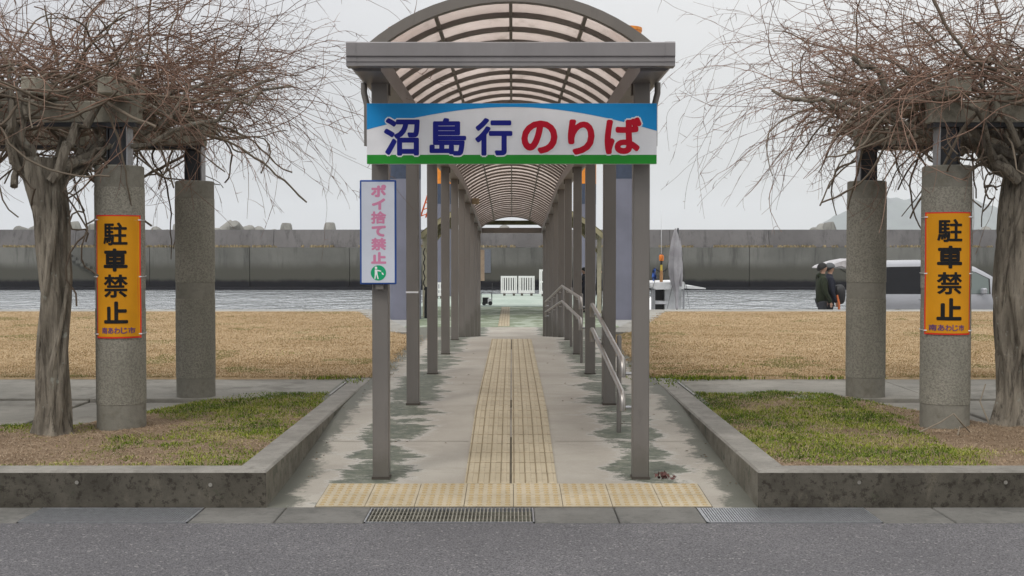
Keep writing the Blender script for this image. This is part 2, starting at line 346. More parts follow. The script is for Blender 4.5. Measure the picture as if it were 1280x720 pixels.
# ------------------------------------------------------------------ text
def glyph(ch, box, bold=.008, y=0.0, m=None, name='letter', parent=None, bend=None):
    """one printed character fitted to box (x0,x1,z0,z1), facing -Y, thickened by 'bold' metres; bend: function x -> y"""
    cu = bpy.data.curves.new('t', 'FONT'); cu.body = ch; cu.size = 1; cu.resolution_u = 4
    ob = bpy.data.objects.new('t', cu); COL.objects.link(ob); bpy.context.view_layer.update()
    me = bpy.data.meshes.new_from_object(ob.evaluated_get(bpy.context.evaluated_depsgraph_get()))
    bpy.data.objects.remove(ob); bpy.data.curves.remove(cu); me.materials.clear()
    co = np.empty(len(me.vertices) * 3, dtype=np.float32); me.vertices.foreach_get('co', co); co = co.reshape(-1, 3)
    a = co.min(0); b = co.max(0); x0, x1, z0, z1 = box; x0 += bold; x1 -= bold; z0 += bold; z1 -= bold
    bm = bmesh.new(); bm.from_mesh(me); bmesh.ops.remove_doubles(bm, verts=bm.verts, dist=1e-5)
    for v in bm.verts:
        v.co = (x0 + (v.co.x - a[0]) / (b[0] - a[0]) * (x1 - x0), 0, z0 + (v.co.y - a[1]) / (b[1] - a[1]) * (z1 - z0))
    if bend:
        xx = x0
        while xx < x1:
            bmesh.ops.bisect_plane(bm, geom=bm.verts[:] + bm.edges[:] + bm.faces[:], plane_co=(xx, 0, 0), plane_no=(1, 0, 0)); xx += .015
    bm.verts.ensure_lookup_table(); V = [v.co.copy() for v in bm.verts]; bm.verts.index_update(); FS = [[v.index for v in f.verts] for f in bm.faces]; bm.free()
    bpy.data.meshes.remove(me); mb = MB()
    offs = [(0, 0)] + ([(bold * .55 * math.cos(q * PI / 2 + .4), bold * .55 * math.sin(q * PI / 2 + .4)) for q in range(4)] if bold > .006 else []) + [(bold * math.cos(q * PI / 5), bold * math.sin(q * PI / 5)) for q in range(10)]
    if bold == 0: offs = offs[:1]
    for q, (dx, dz) in enumerate(offs):
        mb.add([(v.x + dx, y - q * .00006 + (bend(v.x + dx) if bend else 0), v.z + dz) for v in V], FS)
    me = bpy.data.meshes.new(name); me.from_pydata(mb.v, [], mb.f); me.update()
    return link(name, me, parent, m)

# ------------------------------------------------------------------ terrain heights
def walk_z(y):
    P = [(7.38, .0), (8.2, .035), (9.3, .110), (10.4, .198), (12, .212), (18.8, .212), (20.0, .165), (31.9, -.63), (33, -.64), (60, -.64)]
    if y <= P[0][0]: return P[0][1]
    for (a, b), (c, d) in zip(P, P[1:]):
        if y <= c: return b + (d - b) * (y - a) / (c - a)
    return P[-1][1]
WATER_Z = -2.0; QZ = -.60; LAWN_Z = .20

# ------------------------------------------------------------------ the setting
road = MB().box(-90, 90, -60, 6.955, -.4, 0).build('road', ASPHALT); tag(road, kind='structure')
ground = MB().box(-400, 400, -300, 6.9, -.9, -.42).build('ground', SOIL); tag(ground, kind='structure')
water = MB().box(-2500, 2500, 40.2, 4200, -3.2, WATER_Z).build('water', WATER); tag(water, kind='structure')
# gutter of concrete blocks with steel grates let in
gut = empty('gutter'); tag(gut, kind='structure')
GY0, GY1 = 6.962, 7.372
def px_at(px, Y): return (px - CX) * Y / F
cuts = [px_at(q, 7.37) for q in (-2200, -1900, -1600, -1300, -1000, -700, -420, -160)]
grate_px = [(62, 257), (468, 667), (874, 1083)]
grates = [(px_at(a, 7.3), px_at(b, 7.3)) for a, b in ((46, 250), (462, 667), (874, 1085))]
segs = []
marks = [px_at(q, 7.2) for q in (-2600, -2300, -2000, -1700, -1400, -1100, -800, -500, -220)] + [grates[0][0]]
runs = [(marks, None), ([grates[0][1], px_at(350, 7.2), grates[1][0]], None), ([grates[1][1], px_at(771, 7.2), grates[2][0]], None), ([grates[2][1]] + [px_at(q, 7.2) for q in (1180, 1480, 1780, 2080, 2380, 2680, 2980, 3300)], None)]
for mk, _ in runs:
    for a, b in zip(mk, mk[1:]): MB().box(a + .003, b - .003, GY0, GY1, -.3, .004 + .003 * random.random(), bev=.006).build('gutter_block', GUT, gut)
MB().box(-25, 25, GY0 + .004, GY1 - .004, -.6, -.302).build('gutter_bed', TILEG, gut)
for gi, (a, b) in enumerate(grates):
    g = empty('drain_grate', (0, 0, 0))
    tag(g, ['fine steel drain grate in the gutter in front of the left planter', 'rusty drain grate with open slots in the gutter at the foot of the tactile tiles', 'fine steel drain grate in the gutter in front of the right planter'][gi], 'drain grate', 'steel grates let into the gutter')
    fr = MB(); y0, y1, zt = GY0 + .006, GY1 - .01, .006
    fr.box(a, a + .008, y0, y1, -.04, zt).box(b - .008, b, y0, y1, -.04, zt).box(a, b, y0, y0 + .01, -.04, zt - .001).box(a, b, y1 - .01, y1, -.04, zt - .001)
    fr.build('frame', GALV, g); br = MB(); n = int((b - a) / (.0225 if gi == 1 else .0155)); st = (b - a) / n
    for i in range(1, n): br.box(a + i * st - (.0035 if gi == 1 else .0047), a + i * st + (.0035 if gi == 1 else .0047), y0 + .01, y1 - .01, -.035, zt - .002)
    for q in range(1, 4): yy = y0 + (y1 - y0) * q / 4; br.box(a + .01, b - .01, yy - .003, yy + .003, -.025, zt - .006)
    tag(br.build('bars', GALV if gi != 1 else simple('weathered_grate_steel', (.26, .25, .21), .6, .5, .3, 14), g), kind='stuff')
    MB().box(a + .009, b - .009, y0 + .011, y1 - .011, -.28, -.12).build('sump', simple('dark_sump', (.012, .012, .012), .9), g)  # block below the grate bars, one near-black colour all over

# walkway floor (rises from the gutter, level beside the lawn, then ramps down to the quay)
def lawn_edge(y): return 1.48 if y <= 19.4 else (1.48 + (y - 19.4) * .58 / 1.1 if y < 20.5 else 2.06 + (y - 20.5) * (3.45 - 2.06) / (27.5 - 20.5))
ys = [7.376, 7.8, 8.2, 8.75, 9.3, 10, 10.8, 12, 13, 14, 15, 16, 17, 18, 18.8, 19.4, 20, 22, 24, 26, 28.3, 29, 30, 31.9, 33, 36.0]
mb = MB(); rows = []
for y in ys:
    e = 1.75 if y < 19.5 else (lawn_edge(y) - .2 if y < 28.4 else 4.2)
    for x in (-e, -1.2, -.6, 0, .6, 1.2, e): mb.v.append((x, y, walk_z(y)))
for j in range(len(ys) - 1):
    for i in range(6): mb.f.append([j * 7 + i, j * 7 + i + 1, j * 7 + 8 + i, j * 7 + 7 + i]); mb.m.append(0); mb.sm.append(False)
mb.v.append((0, 7.376, -.3)); walk = mb.build('walkway', WALK); tag(walk, kind='structure')
# tactile tiles: children of the walkway
def tile_mesh(kind):
    s = .1480; mb = MB(); mb.box(-s, s, -s, s, -.02, .004, 0)
    if kind == 'dot':
        for i in range(5):
            for j in range(5):
                cx, cy = (i - 2) * .057, (j - 2) * .057; k = 8; vs = []
                for r, z in ((.0175, .004), (.0125, .0088)): vs += [(cx + r * math.cos(2 * PI * q / k), cy + r * math.sin(2 * PI * q / k), z) for q in range(k)]
                mb.add(vs, [(q, (q + 1) % k, k + (q + 1) % k, k + q) for q in range(k)] + [[k + q for q in range(k)]], 1)
    else:
        for i in range(4):
            cx = (i - 1.5) * .0745; a, b = .0185, .0125
            vs = [(cx - a, -.138, .004), (cx + a, -.138, .004), (cx + a, .130, .004), (cx - a, .130, .004), (cx - b, -.132, .009), (cx + b, -.132, .009), (cx + b, .124, .009), (cx - b, .124, .009)]
            mb.add(vs, [(4, 5, 6, 7), (0, 1, 5, 4), (1, 2, 6, 5), (2, 3, 7, 6), (3, 0, 4, 7)], 0)
            x = cx - .0230; mb.add([(x - .0040, -.145, .0046), (x + .0040, -.145, .0046), (x + .0040, .132, .0046), (x - .0040, .132, .0046)], [(0, 1, 2, 3)], 2)
    if kind == 'bar': mb.add([(-s, .1335, .0048), (s, .1335, .0048), (s, s, .0048), (-s, s, .0048)], [(0, 1, 2, 3)], 2)
    return mb.mesh('tactile_tile', [TILE, TILEDOT, TILEL])
TD, TB = tile_mesh('dot'), tile_mesh('bar')
def put_tile(me, x, y0, y1):
    z0, z1 = walk_z(y0), walk_z(y1); o = link('tactile_tile', me, walk); o.location = (x, (y0 + y1) / 2, (z0 + z1) / 2 + .0045 + random.uniform(0, .0015))
    o.rotation_euler = (math.atan2(z1 - z0, y1 - y0), 0, random.uniform(-.004, .004)); o.scale = (1, (y1 - y0) / .30, 1)
for j in range(2):
    for i in range(8): put_tile(TD, (i - 3.97) * .3 + .15, 7.385 + .3 * j, 7.685 + .3 * j)
n = 36
for j in range(n):
    y0 = 7.985 + j * .3
    for sx in (-1, 1): put_tile(TB, sx * .1560 - .008, y0, y0 + .3)
bed = MB()
for a, b in zip([7.38, 8.2, 9.3, 10.8], [8.2, 9.3, 10.8, 18.78]):
    e = .302
    bed.add([(-e - .008, a, walk_z(a) + .0025), (e - .008, a, walk_z(a) + .0025), (e - .008, b, walk_z(b) + .0025), (-e - .008, b, walk_z(b) + .0025)], [(0, 1, 2, 3)])
bed.add([(-1.195, 7.38, .004), (1.215, 7.38, .004), (1.215, 7.985, .0295), (-1.195, 7.985, .0295)], [(0, 1, 2, 3)]); bed.build('tile_joint', TILEG, walk)
for yj in (9.28, 12.3, 15.3, 18.3):
    for s_ in (-1, 1):
        a_, b_ = sorted((s_ * .33, s_ * 1.46)); MB().add([(a_, yj, walk_z(yj) + .003), (b_, yj, walk_z(yj) + .003), (b_, yj + .006, walk_z(yj + .006) + .003), (a_, yj + .006, walk_z(yj + .006) + .003)], [(0, 1, 2, 3)]).build('slab_joint', TILEG, walk)

# paved path crossing under the pergolas
path = empty('path'); tag(path, kind='structure')
for s in (-1, 1):
    xs = [1.66, 3.9, 6.3, 8.7, 11.1, 14, 18, 24, 32]
    for a, b in zip(xs, xs[1:]):
        lo, hi = sorted((s * (a + .004), s * (b - .004)))
        MB().box(lo, hi, 11.3, 13.05, -.1, .196, bev=.006).build('path_slab', PAVE, path)
        MB().box(lo, hi, 9.3, 11.29, -.1, .178 if a > 2 else .160, bev=.006).build('path_slab', GUT if False else PAVE, path)
# lawns
for s in (-1, 1):
    def zf(x, y): return LAWN_Z + .003 * nz3(x * 1.2, y * 1.2)
    vs = []; fs = []; ysl = frange(12.95, 27.6, .15); nx = 70
    for j0, y in enumerate(ysl):
        e = lawn_edge(y) + .10 * nz3(y * 1.9, s * 5) + .05 * nz3(y * 6, s * 3)
        for i in range(nx + 1):
            t = (i / nx) ** 1.6; x = s * (e + (34 - e) * t); vs.append((x, y + (.08 * nz3(x * 2.5, 4) if j0 == 0 else 0), zf(x, y) + .022 - (.05 if (i == 0 and y < 20) or j0 == 0 else 0)))
    for j in range(len(ysl) - 1):
        for i in range(nx): q = (j * (nx + 1) + i, j * (nx + 1) + i + 1, (j + 1) * (nx + 1) + i + 1, (j + 1) * (nx + 1) + i); fs.append(q if s > 0 else q[::-1])
    me = bpy.data.meshes.new('lawn'); me.from_pydata(vs, [], fs); me.polygons.foreach_set('use_smooth', [True] * len(fs)); tag(link('lawn', me, None, LAWN), kind='structure')
    # low retaining kerb along the ramp and at the back of the lawn
    kb = empty('lawn_kerb'); tag(kb, ('left' if s < 0 else 'right') and ['concrete kerb edging the dry lawn left of the ramp', 'concrete kerb edging the dry lawn right of the ramp'][s > 0], 'kerb', 'kerbs round the dry lawns')
    py = [20.5, 22.2, 24, 25.8, 27.58]
    for a, b in zip(py, py[1:]):
        xa, xb = lawn_edge(a), lawn_edge(b); wd = .45; vs = []
        for (x, y) in ((xa + .03, a + .004), (xb + .03, b - .004)):
            for (dx, z) in ((-wd, -.9), (0, -.9), (0, .216), (-wd, .216)): vs.append((s * (x + dx), y, z))
        MB().add(vs, [(0, 1, 2, 3), (4, 5, 6, 7), (0, 1, 5, 4), (1, 2, 6, 5), (2, 3, 7, 6), (3, 0, 4, 7)]).build('kerb_block', CONC, kb)
    xx = 3.03
    while xx < 34:
        lo, hi = sorted((s * xx, s * (xx + 1.99))); MB().box(lo, hi, 27.59, 28.72, -.9, .214, bev=.01).build('kerb_block', CONC, kb); xx += 2.0
    # flush kerb stones between planter and lawn, pale edging strip of the cross path
    MB().box(*sorted((s * 1.485, s * 1.68)), 12.06, 12.9, -.1, .219, bev=.006).build('kerb_block', CONC_TOP, kb)
    MB().box(*sorted((s * 1.686, s * 1.704)), 11.4, 12.5, .1, .226).build('edge_strip', QUAY, path)
MB().box(-60, 60, 28.73, 40.0, -2.6, QZ - .045).build('quay', QUAY)
tag(bpy.data.objects['quay'], kind='structure')
for s in (-1, 1):
    q = MB().box(*sorted((s * 4.2, s * 40)), 28.73, 40.0, QZ - .044, QZ).build('quay_apron', QUAY); tag(q, kind='structure')
MB().box(-34, 34, 7.6, 28.4, -1.0, -.66).build('earth', SOIL); tag(bpy.data.objects['earth'], kind='structure')

# ------------------------------------------------------------------ planters
def blades(name, pts, h0, h1, wd, mat, parent=None, tint=None, lean=.5, segs=1):
    """many small grass blades as one mesh; pts (n,3)"""
    rs = np.random.RandomState(abs(hash(name)) % 1000 if False else len(pts) % 9973); n = len(pts); P = np.asarray(pts, dtype=np.float64)
    h = rs.uniform(h0, h1, n); az = rs.uniform(0, 2 * PI, n); fa = rs.uniform(0, 2 * PI, n); ln = rs.uniform(.1, 1, n) * lean * h
    W = np.stack([np.cos(fa), np.sin(fa), np.zeros(n)], 1) * (wd * rs.uniform(.6, 1.3, n))[:, None]
    D = np.stack([np.cos(az), np.sin(az), np.zeros(n)], 1)
    mid = P + D * (ln * .35)[:, None] + np.array([0, 0, 1.0]) * (h * .6)[:, None]; top = P + D * ln[:, None] + np.array([0, 0, 1.0]) * (h * np.clip(1 - .35 * lean, .25, 1))[:, None]
    V = np.stack([P - W, P + W, mid + W * .7, mid - W * .7, top], 1).reshape(-1, 3); b = np.arange(n)[:, None] * 5
    T = np.concatenate([b + [0, 1, 2], b + [0, 2, 3], b + [3, 2, 4]], 1).reshape(-1, 3)
    tn = rs.uniform(0, 1, n) if tint is None else np.clip(tint, 0, 1)
    me = arr_mesh(name, V, T, mat, attrs=np.repeat(tn, 5)); return tag(link(name, me, parent), kind='stuff')
rng = np.random.RandomState(5)
def npnoise(x, y, sc, seed=0):
    return np.array([mnoise.noise(Vector((a * sc + seed, b * sc - seed, seed * .37))) for a, b in zip(x, y)])
def soil_in(s, x, y):
    a = abs(x); wob = .14 * nz3(x * 2.2, y * 2.2, 3) + .06 * nz3(x * 7, y * 7)
    if y < 7.56 or a < 1.60 + (y - 7.5) * .0: return -1
    yb = 9.75 if a > 3.45 else (12.0 if a < 2.55 else 12.0 - (a - 2.55) / .9 * 2.25)
    if s > 0: yb = 9.75 if a > 3.8 else (12.0 if a < 3.0 else 12.0 - (a - 3.0) / .8 * 2.25)
    return yb + wob - y
planters = []
for s in (-1, 1):
    pl = empty('planter', (s * 1.5, 7.4, 0)); planters.append(pl)
    tag(pl, ['raised concrete planter bed left of the walkway with patchy grass', 'raised concrete planter bed right of the walkway with a thick green lawn patch'][s > 0], 'planter', 'planters at the front of the pergolas')
    inv = Matrix.Translation((-s * 1.5, -7.4, 0))
    def pb(mb, name, mats, **k):
        o = mb.build(name, mats, pl); o.matrix_parent_inverse = inv; return o
    fx = [1.485, 5.9, 8.9, 11.9, 15, 20, 26, 34] if s < 0 else [1.485, 3.79, 6.8, 9.8, 12.8, 16, 20, 26, 34]
    for i, (a, b) in enumerate(zip(fx, fx[1:])):
        b -= .004; yy0 = 7.385; vs = []
        ch = .012
        # front row: front face weathered, top pale, mitred corner for the first block
        A = s * a; B = s * b; ai = s * (a + (.185 if i == 0 else 0)); zt = .224
        prof = [(yy0, -.1), (yy0, zt - ch), (yy0 + ch, zt), (yy0 + .185, zt), (yy0 + .185, .1)]
        n = len(prof); vs = []
        for (X0, inner) in ((A, ai), (B, B)):
            for (y, z) in prof: t = (y - yy0) / .185; vs.append((X0 + (inner - X0) * t if i == 0 and X0 == A else X0, y, z))
        fs = [(q, q + 1, n + q + 1, n + q) for q in range(n - 1)] + [tuple(range(n)), tuple(range(n, 2 * n))]
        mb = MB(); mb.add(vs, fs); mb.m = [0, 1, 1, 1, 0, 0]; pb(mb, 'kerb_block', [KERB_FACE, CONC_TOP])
    sy = [7.385, 9.6, 12.05] if s < 0 else [7.385, 9.0, 10.6, 12.05]
    for i, (a, b) in enumerate(zip(sy, sy[1:])):
        b -= .004; zt = .2245; n = 5; vs = []
        oxa, oxb = 1.485, 1.485
        for (y, ox, mit) in ((a, oxa, i == 0), (b, oxb, False)):
            for (dx, z) in ((0, -.1), (0, zt - .012), (.012, zt), (.185, zt), (.185, .1)):
                vs.append((s * (ox + dx), y + (dx if mit else 0), z))
        fs = [(q, q + 1, n + q + 1, n + q) for q in range(n - 1)] + [tuple(range(n)), tuple(range(n, 2 * n))]
        mb = MB(); mb.add(vs, fs); mb.m = [0, 1, 1, 1, 0, 0]; pb(mb, 'kerb_block', [KERB_SIDE, CONC_TOP])
    if s < 0:
        for (px, py) in ((96, 603), (263, 606)): 
            p = at(px, py, 7.38); pb(MB().lathe([(.010, 0), (.012, .002)], (0, 0, 0), 10), 'paint_spot', CONC_TOP).matrix_local = inv @ Matrix.Translation(p) @ Matrix.Rotation(PI / 2, 4, 'X')
    else:
        for (px, py) in ((1074, 603), (1257, 603)):
            p = at(px, py, 7.38); pb(MB().lathe([(.010, 0), (.012, .002)], (0, 0, 0), 10), 'paint_spot', CONC_TOP).matrix_local = inv @ Matrix.Translation(p) @ Matrix.Rotation(PI / 2, 4, 'X')
    def sz(x, y):
        d = soil_in(s, x, y); base = .197 + .022 * nz3(x * 1.8, y * 1.8, 1) + .012 * nz3(x * 7, y * 7, 2)
        return base if d > .35 else .165 + (base - .165) * max(0, d) / .35
    xs = frange(1.62, 7.0, .075); 
    if s < 0: xs = [-x for x in xs][::-1]
    so = grid_sheet('soil', xs, frange(7.56, 12.3, .075), sz, SOIL, keep=lambda x, y: soil_in(s, x, y) > -.08, parent=pl); so.matrix_parent_inverse = inv
    # grass and litter
    N = 150000; x = s * rng.uniform(1.68, 6.2, N); y = rng.uniform(7.57, 12.1, N); keep = np.array([soil_in(s, a, b) for a, b in zip(x, y)]) > -.02
    x, y = x[keep], y[keep]; ax = np.abs(x)
    g = npnoise(x, y, 1.1, 3 + s) * .55 + npnoise(x, y, 3.2, 7) * .35 + npnoise(x, y, 9, 11) * .25
    if s < 0: bias = np.where(y > 10.2, .30, .03) + np.where((ax < 2.9) & (y > 8.8), .2, 0) - np.where(ax > 3.3, .12, 0)
    else: bias = np.where(ax < 3.05, .36, -.04) + np.where(y > 9.8, .15, 0) - np.where(ax > 3.2, .12, 0) - np.where(y < 8.0, .16, 0)
    sc = g + bias; gi = sc + rng.normal(0, .10, len(sc)) > .12; z = np.array([sz(a, b) for a, b in zip(x, y)])
    P = np.stack([x, y, z - .004], 1); hh = np.clip(sc[gi], .05, .6)
    # two length classes
    idx = np.where(gi)[0]; long_ = rng.uniform(0, 1, len(idx)) < np.clip(sc[idx] * .9, .03, .5)
    for cls, (h0, h1) in (((idx[~long_]), (.006, .022)), (idx[long_], (.014, .048))):
        if len(cls):
            o = blades('grass', P[cls], h0, h1, .0030, GREENG, pl, tint=rng.normal(.45, .24, len(cls)) + .5 * (.32 - sc[cls]) + .45 * npnoise(x[cls], y[cls], 5, 21) + .55 * npnoise(x[cls], y[cls], 1.7, 33), lean=1.6); o.matrix_parent_inverse = inv
    li = np.where(~gi)[0]; li = li[rng.uniform(0, 1, len(li)) < .8]
    o = blades('litter', P[li], .004, .022, .0024, THATCH, pl, tint=rng.normal(.5, .25, len(li)), lean=4.5); o.matrix_parent_inverse = inv
    pick = rng.choice(len(x), 7000, replace=False); o = blades('straw', P[pick] + [0, 0, .008], .008, .022, .0016, THATCH, pl, tint=rng.normal(.75, .2, 7000), lean=7.0); o.matrix_parent_inverse = inv
# dry lawn blades
for s in (-1, 1):
    N = 230000; u = rng.uniform(0, 1, N); y = 12.98 + (27.5 - 12.98) * u ** 1.25; e = np.array([lawn_edge(q) + .05 * math.sin(q * 7) for q in y]) - rng.exponential(.05, N); x = s * (e + (y * .47 - e + 1.0) * rng.uniform(0, 1, N))
    tn = .57 + .16 * npnoise(x, y, .9, 2) + .32 * npnoise(x, y, 4.5, 5) + rng.normal(0, .20, N); gm = npnoise(x, y, .8, 9) + .4 * npnoise(x, y, 3, 4); tn = np.where(gm > .38, tn - .5, tn)
    tn = np.where((y < 13.3) & (rng.uniform(0, 1, N) < .3) & (npnoise(x, y, .9, 31) > .05), .08, tn)
    P = np.stack([x, y, np.full(N, LAWN_Z + .019)], 1); blades('dry_grass', P, .008, .028, .0036, DRYG, None, tint=tn, lean=1.6)
#@@SHELTER
# ------------------------------------------------------------------ covered walkway
sh = empty('covered_walkway', (0, 8.19, 0))
tag(sh, 'long covered walkway with grey posts and a barrel roof of pinkish translucent panes', 'covered walkway')
INV = Matrix.Translation((0, -8.19, 0))
def part(mb, name, mats, parent=sh, inv=INV):
    o = mb.build(name, mats, parent)
    if inv is not None: o.matrix_parent_inverse = inv
    return o
POSTY = [8.19 + 2.638 * i for i in range(10)]; PX = .865; XC = -.008
def roof_z(y): return 2.80 if y < 20 else (2.80 - (y - 20) ** 2 * .012 if y < 22 else 2.752 - (y - 22) * .050)
for i, y in enumerate(POSTY):
    for s in (-1, 1):
        cx = XC + s * PX; zt = roof_z(y) - .14; zb = walk_z(y) - .05
        vs = []; r = .0545; c = .006
        ring = [(-r + c, -r), (r - c, -r), (r, -r + c), (r, r - c), (r - c, r), (-r + c, r), (-r, r - c), (-r, -r + c)]
        mb = MB(); mb.prism([(cx + a, y + b) for a, b in ring], 'z', zb, zt); o = part(mb, 'post', POST)
        MB().box(cx - .060, cx + .060, y - .060, y + .060, zb, walk_z(y) + .012 + (.004 if i < 2 else 0)).build('base_seal', FITTING, o)
        # bolt heads and the bracket under the beam
        bt = MB(); xi = cx - s * (r + .012)
        bt.box(min(xi, xi + s * .012), max(xi, xi + s * .012), y - .028, y + .028, zt - .075, zt - .005)
        b = bt.build('bracket', FITTING, o)
        if i == 1 and s < 0:
            part(MB().box(cx - .058, cx + .052, y - .0575, y - .0548, walk_z(y) + .985, walk_z(y) + 1.0), 'tape', S_WHITE)
YF, YE = 7.62, 33.0
ysb = [YF, 9, 12, 15, 18, 20, 20.7, 21.4, 22, 25, 28, 31, YE]
for s in (-1, 1):
    xo, xi = XC + s * 1.0, XC + s * .80
    # gutter beam section, swept along the bent eaves line
    pr = [(xi, -.002), (xi, -.14), (xo - s * .045, -.14), (xo, -.105), (xo + s * .012, -.05), (xo + s * .012, .005), (xo - s * .012, .005), (xo - s * .012, -.03), (xi + s * .03, -.03), (xi + s * .03, -.002)]
    n = len(pr); mb = MB(); vs = [(x, y, roof_z(y) + z) for y in ysb for (x, z) in pr]
    fs = [(j * n + i, j * n + (i + 1) % n, (j + 1) * n + (i + 1) % n, (j + 1) * n + i) for j in range(len(ysb) - 1) for i in range(n)] + [tuple(range(n)), tuple((len(ysb) - 1) * n + i for i in range(n))]
    mb.add(vs, fs); part(mb, 'eaves_beam', BEAM)
# front and back cross beams (front: a moulded fascia)
def fascia(y0, d, hw, zt, name):
    pr = [(y0 + .012, zt), (y0, zt - .008), (y0, zt - .085), (y0 + .010, zt - .093), (y0 + .010, zt - .103), (y0 + .004, zt - .106), (y0 + .004, zt - .120), (y0 + .009, zt - .123), (y0 + .009, zt - .145), (y0 + d, zt - .145), (y0 + d, zt)]
    part(MB().prism(pr, 'x', XC - hw + .06, XC + hw - .06), name, BEAM)
    for s in (-1, 1):
        q = [(p[0] - (.003 if p[0] < y0 + .02 else 0), p[1] + (.002 if p[1] == zt else (-.002 if p[1] < zt - .14 else 0))) for p in pr]
        part(MB().prism(q, 'x', *sorted((XC + s * (hw - .06), XC + s * hw))), 'fascia_end_cap', BEAM)
fascia(7.50, .11, 1.0, 2.822, 'front_fascia')
part(MB().box(XC - 1.0, XC + 1.0, YE + .001, YE + .10, roof_z(YE) - .13, roof_z(YE) + .01), 'rear_fascia', POST)
for s in (-1, 1):   # tapering gusset under the fascia ends and the downpipe elbow
    xo = XC + s * .995
    part(MB().tube([(XC + s * .975, 8.20, 2.67), (XC + s * .975, 8.20, 2.60), (XC + s * .955, 8.20, 2.52), (XC + s * .955, 8.20, 2.25)], .021, 10), 'downpipe', POST)
# arches
R_RISE, R_HALF = .325, .875
RR = (R_HALF ** 2 + R_RISE ** 2) / (2 * R_RISE); A0 = math.asin(R_HALF / RR)
def arch_pt(t, dr=0.0): a = -A0 + 2 * A0 * t; return ((RR + dr) * math.sin(a), (RR + dr) * math.cos(a) - (RR - R_RISE))
def arch_rib(w, d0, d1):
    mb = MB(); n = 20; vs = []
    for i in range(n + 1):
        for (dr, y) in ((d0, -w), (d1, -w), (d1, w), (d0, w)): x, z = arch_pt(i / n, dr); vs.append((x, y, z))
    fs = [(i * 4 + j, i * 4 + (j + 1) % 4, i * 4 + 4 + (j + 1) % 4, i * 4 + 4 + j) for i in range(n) for j in range(4)] + [(0, 1, 2, 3), (n * 4, n * 4 + 1, n * 4 + 2, n * 4 + 3)]
    return mb.add(vs, fs).mesh('rib', RIB)
RIBM = arch_rib(.022, -.028, .012); RIBE = arch_rib(.035, -.035, .03)
NB = 49; ribys = [7.66 + (YE - .03 - 7.66) * i / NB for i in range(NB + 1)]
for i, y in enumerate(ribys):
    o = link('rib', RIBE if i in (0, NB) else RIBM, sh); o.matrix_parent_inverse = INV; o.location = (XC, y, roof_z(y))
ts = [0.0, .245, .5, .755, 1.0]
for t in (0, 1, 2, 3, 4):
    tt = min(max(ts[t], .012), .988); x, z = arch_pt(tt, -.012); mb = MB(); vs = []
    for y in ysb[:-1] + [YE - .05]:
        y = max(y, 7.7)
        for dx, dz in ((-.011, -.012), (.011, -.012), (.011, .012), (-.011, .012)): vs.append((XC + x + dx, y, roof_z(y) + z + dz))
    m = len(ysb); fs = [(i * 4 + j, i * 4 + (j + 1) % 4, i * 4 + 4 + (j + 1) % 4, i * 4 + 4 + j) for i in range(m - 1) for j in range(4)] + [(0, 1, 2, 3), ((m - 1) * 4, (m - 1) * 4 + 1, (m - 1) * 4 + 2, (m - 1) * 4 + 3)]
    part(mb.add(vs, fs), 'purlin', RIB)
bay = ribys[1] - ribys[0]
for q in range(4):
    mb = MB(); vs = []; n = 5; w_ = bay / 2 - .003
    for i in range(n + 1):
        t = ts[q] + (ts[q + 1] - ts[q]) * i / n
        for (dr, y) in ((.002, -w_), (.007, -w_), (.007, w_), (.002, w_)): x, z = arch_pt(t, dr); vs.append((x, y, z))
    fs = [(i * 4 + j, i * 4 + (j + 1) % 4, i * 4 + 4 + (j + 1) % 4, i * 4 + 4 + j) for i in range(n) for j in range(4)] + [(0, 1, 2, 3), (n * 4, n * 4 + 1, n * 4 + 2, n * 4 + 3)]
    pm = mb.add(vs, fs).mesh('roof_pane', PANE)
    for i in range(NB):
        ya, yb = ribys[i], ribys[i + 1]
        o = link('roof_pane', pm, sh); o.matrix_parent_inverse = INV; o.location = (XC, (ya + yb) / 2, (roof_z(ya) + roof_z(yb)) / 2); o.rotation_euler.x = math.atan2(roof_z(yb) - roof_z(ya), yb - ya)
# ceiling lamps
for (y, s) in ((15.5, -1), (24.5, -1)):
    lp = part(MB().box(-.075, .075, -.05, .05, -.06, .06, bev=.012), 'lamp_housing', simple('lamp_beige', (.30, .24, .16), .5)); lp.matrix_parent_inverse = INV; lp.location = (XC + s * .72, y, roof_z(y) - .06)
pn = part(MB().box(XC - .80, XC - .70, 31.6, 31.63, walk_z(31.9) + .9 + .55, walk_z(31.9) + 2.25), 'notice_panel', simple('tan_panel', (.34, .27, .20), .6))

# ------------------------------------------------------------------ signs
def zpx(py, Y): return at(640, py, Y).z
def xpx(px, Y): return (px - CX) * Y / F
YS = 7.98; sg = empty('sign_board', (0, YS, 2.1)); SI = Matrix.Translation((0, -YS, -2.1))
tag(sg, 'wide white sign board with blue and green bands and large lettering across the entrance', 'sign')
X0, X1, Z0, Z1 = xpx(459, YS), xpx(820.5, YS), zpx(205, YS), zpx(129, YS)
part(MB().box(X0, X1, YS, YS + .03, Z0, Z1, bev=.003), 'panel', S_WHITE, sg, SI)
zg = zpx(193.5, YS); part(MB().box(X0 + .001, X1 - .001, YS - .0016, YS - .0002, Z0 + .001, zg), 'green_strip', S_GREEN, sg, SI)
up = [(X0 + .001, Z1 - .001)]; lo = []
zl, zc, zr = zpx(162, YS), zpx(133.7, YS), zpx(163.5, YS)
for i in range(41):
    u = -1 + i / 20; z = zc + ((zl if u < 0 else zr) - zc) * (1 - math.cos(abs(u) * 1.28)) / (1 - math.cos(1.28)); x = (X0 + .001) + (X1 - X0 - .002) * (u + 1) / 2; lo.append((x, z))
pts = [(x, Z1 - .001) for x, z in lo]; vs = [(x, YS - .0016, z) for x, z in lo] + [(x, YS - .0016, z) for x, z in pts]
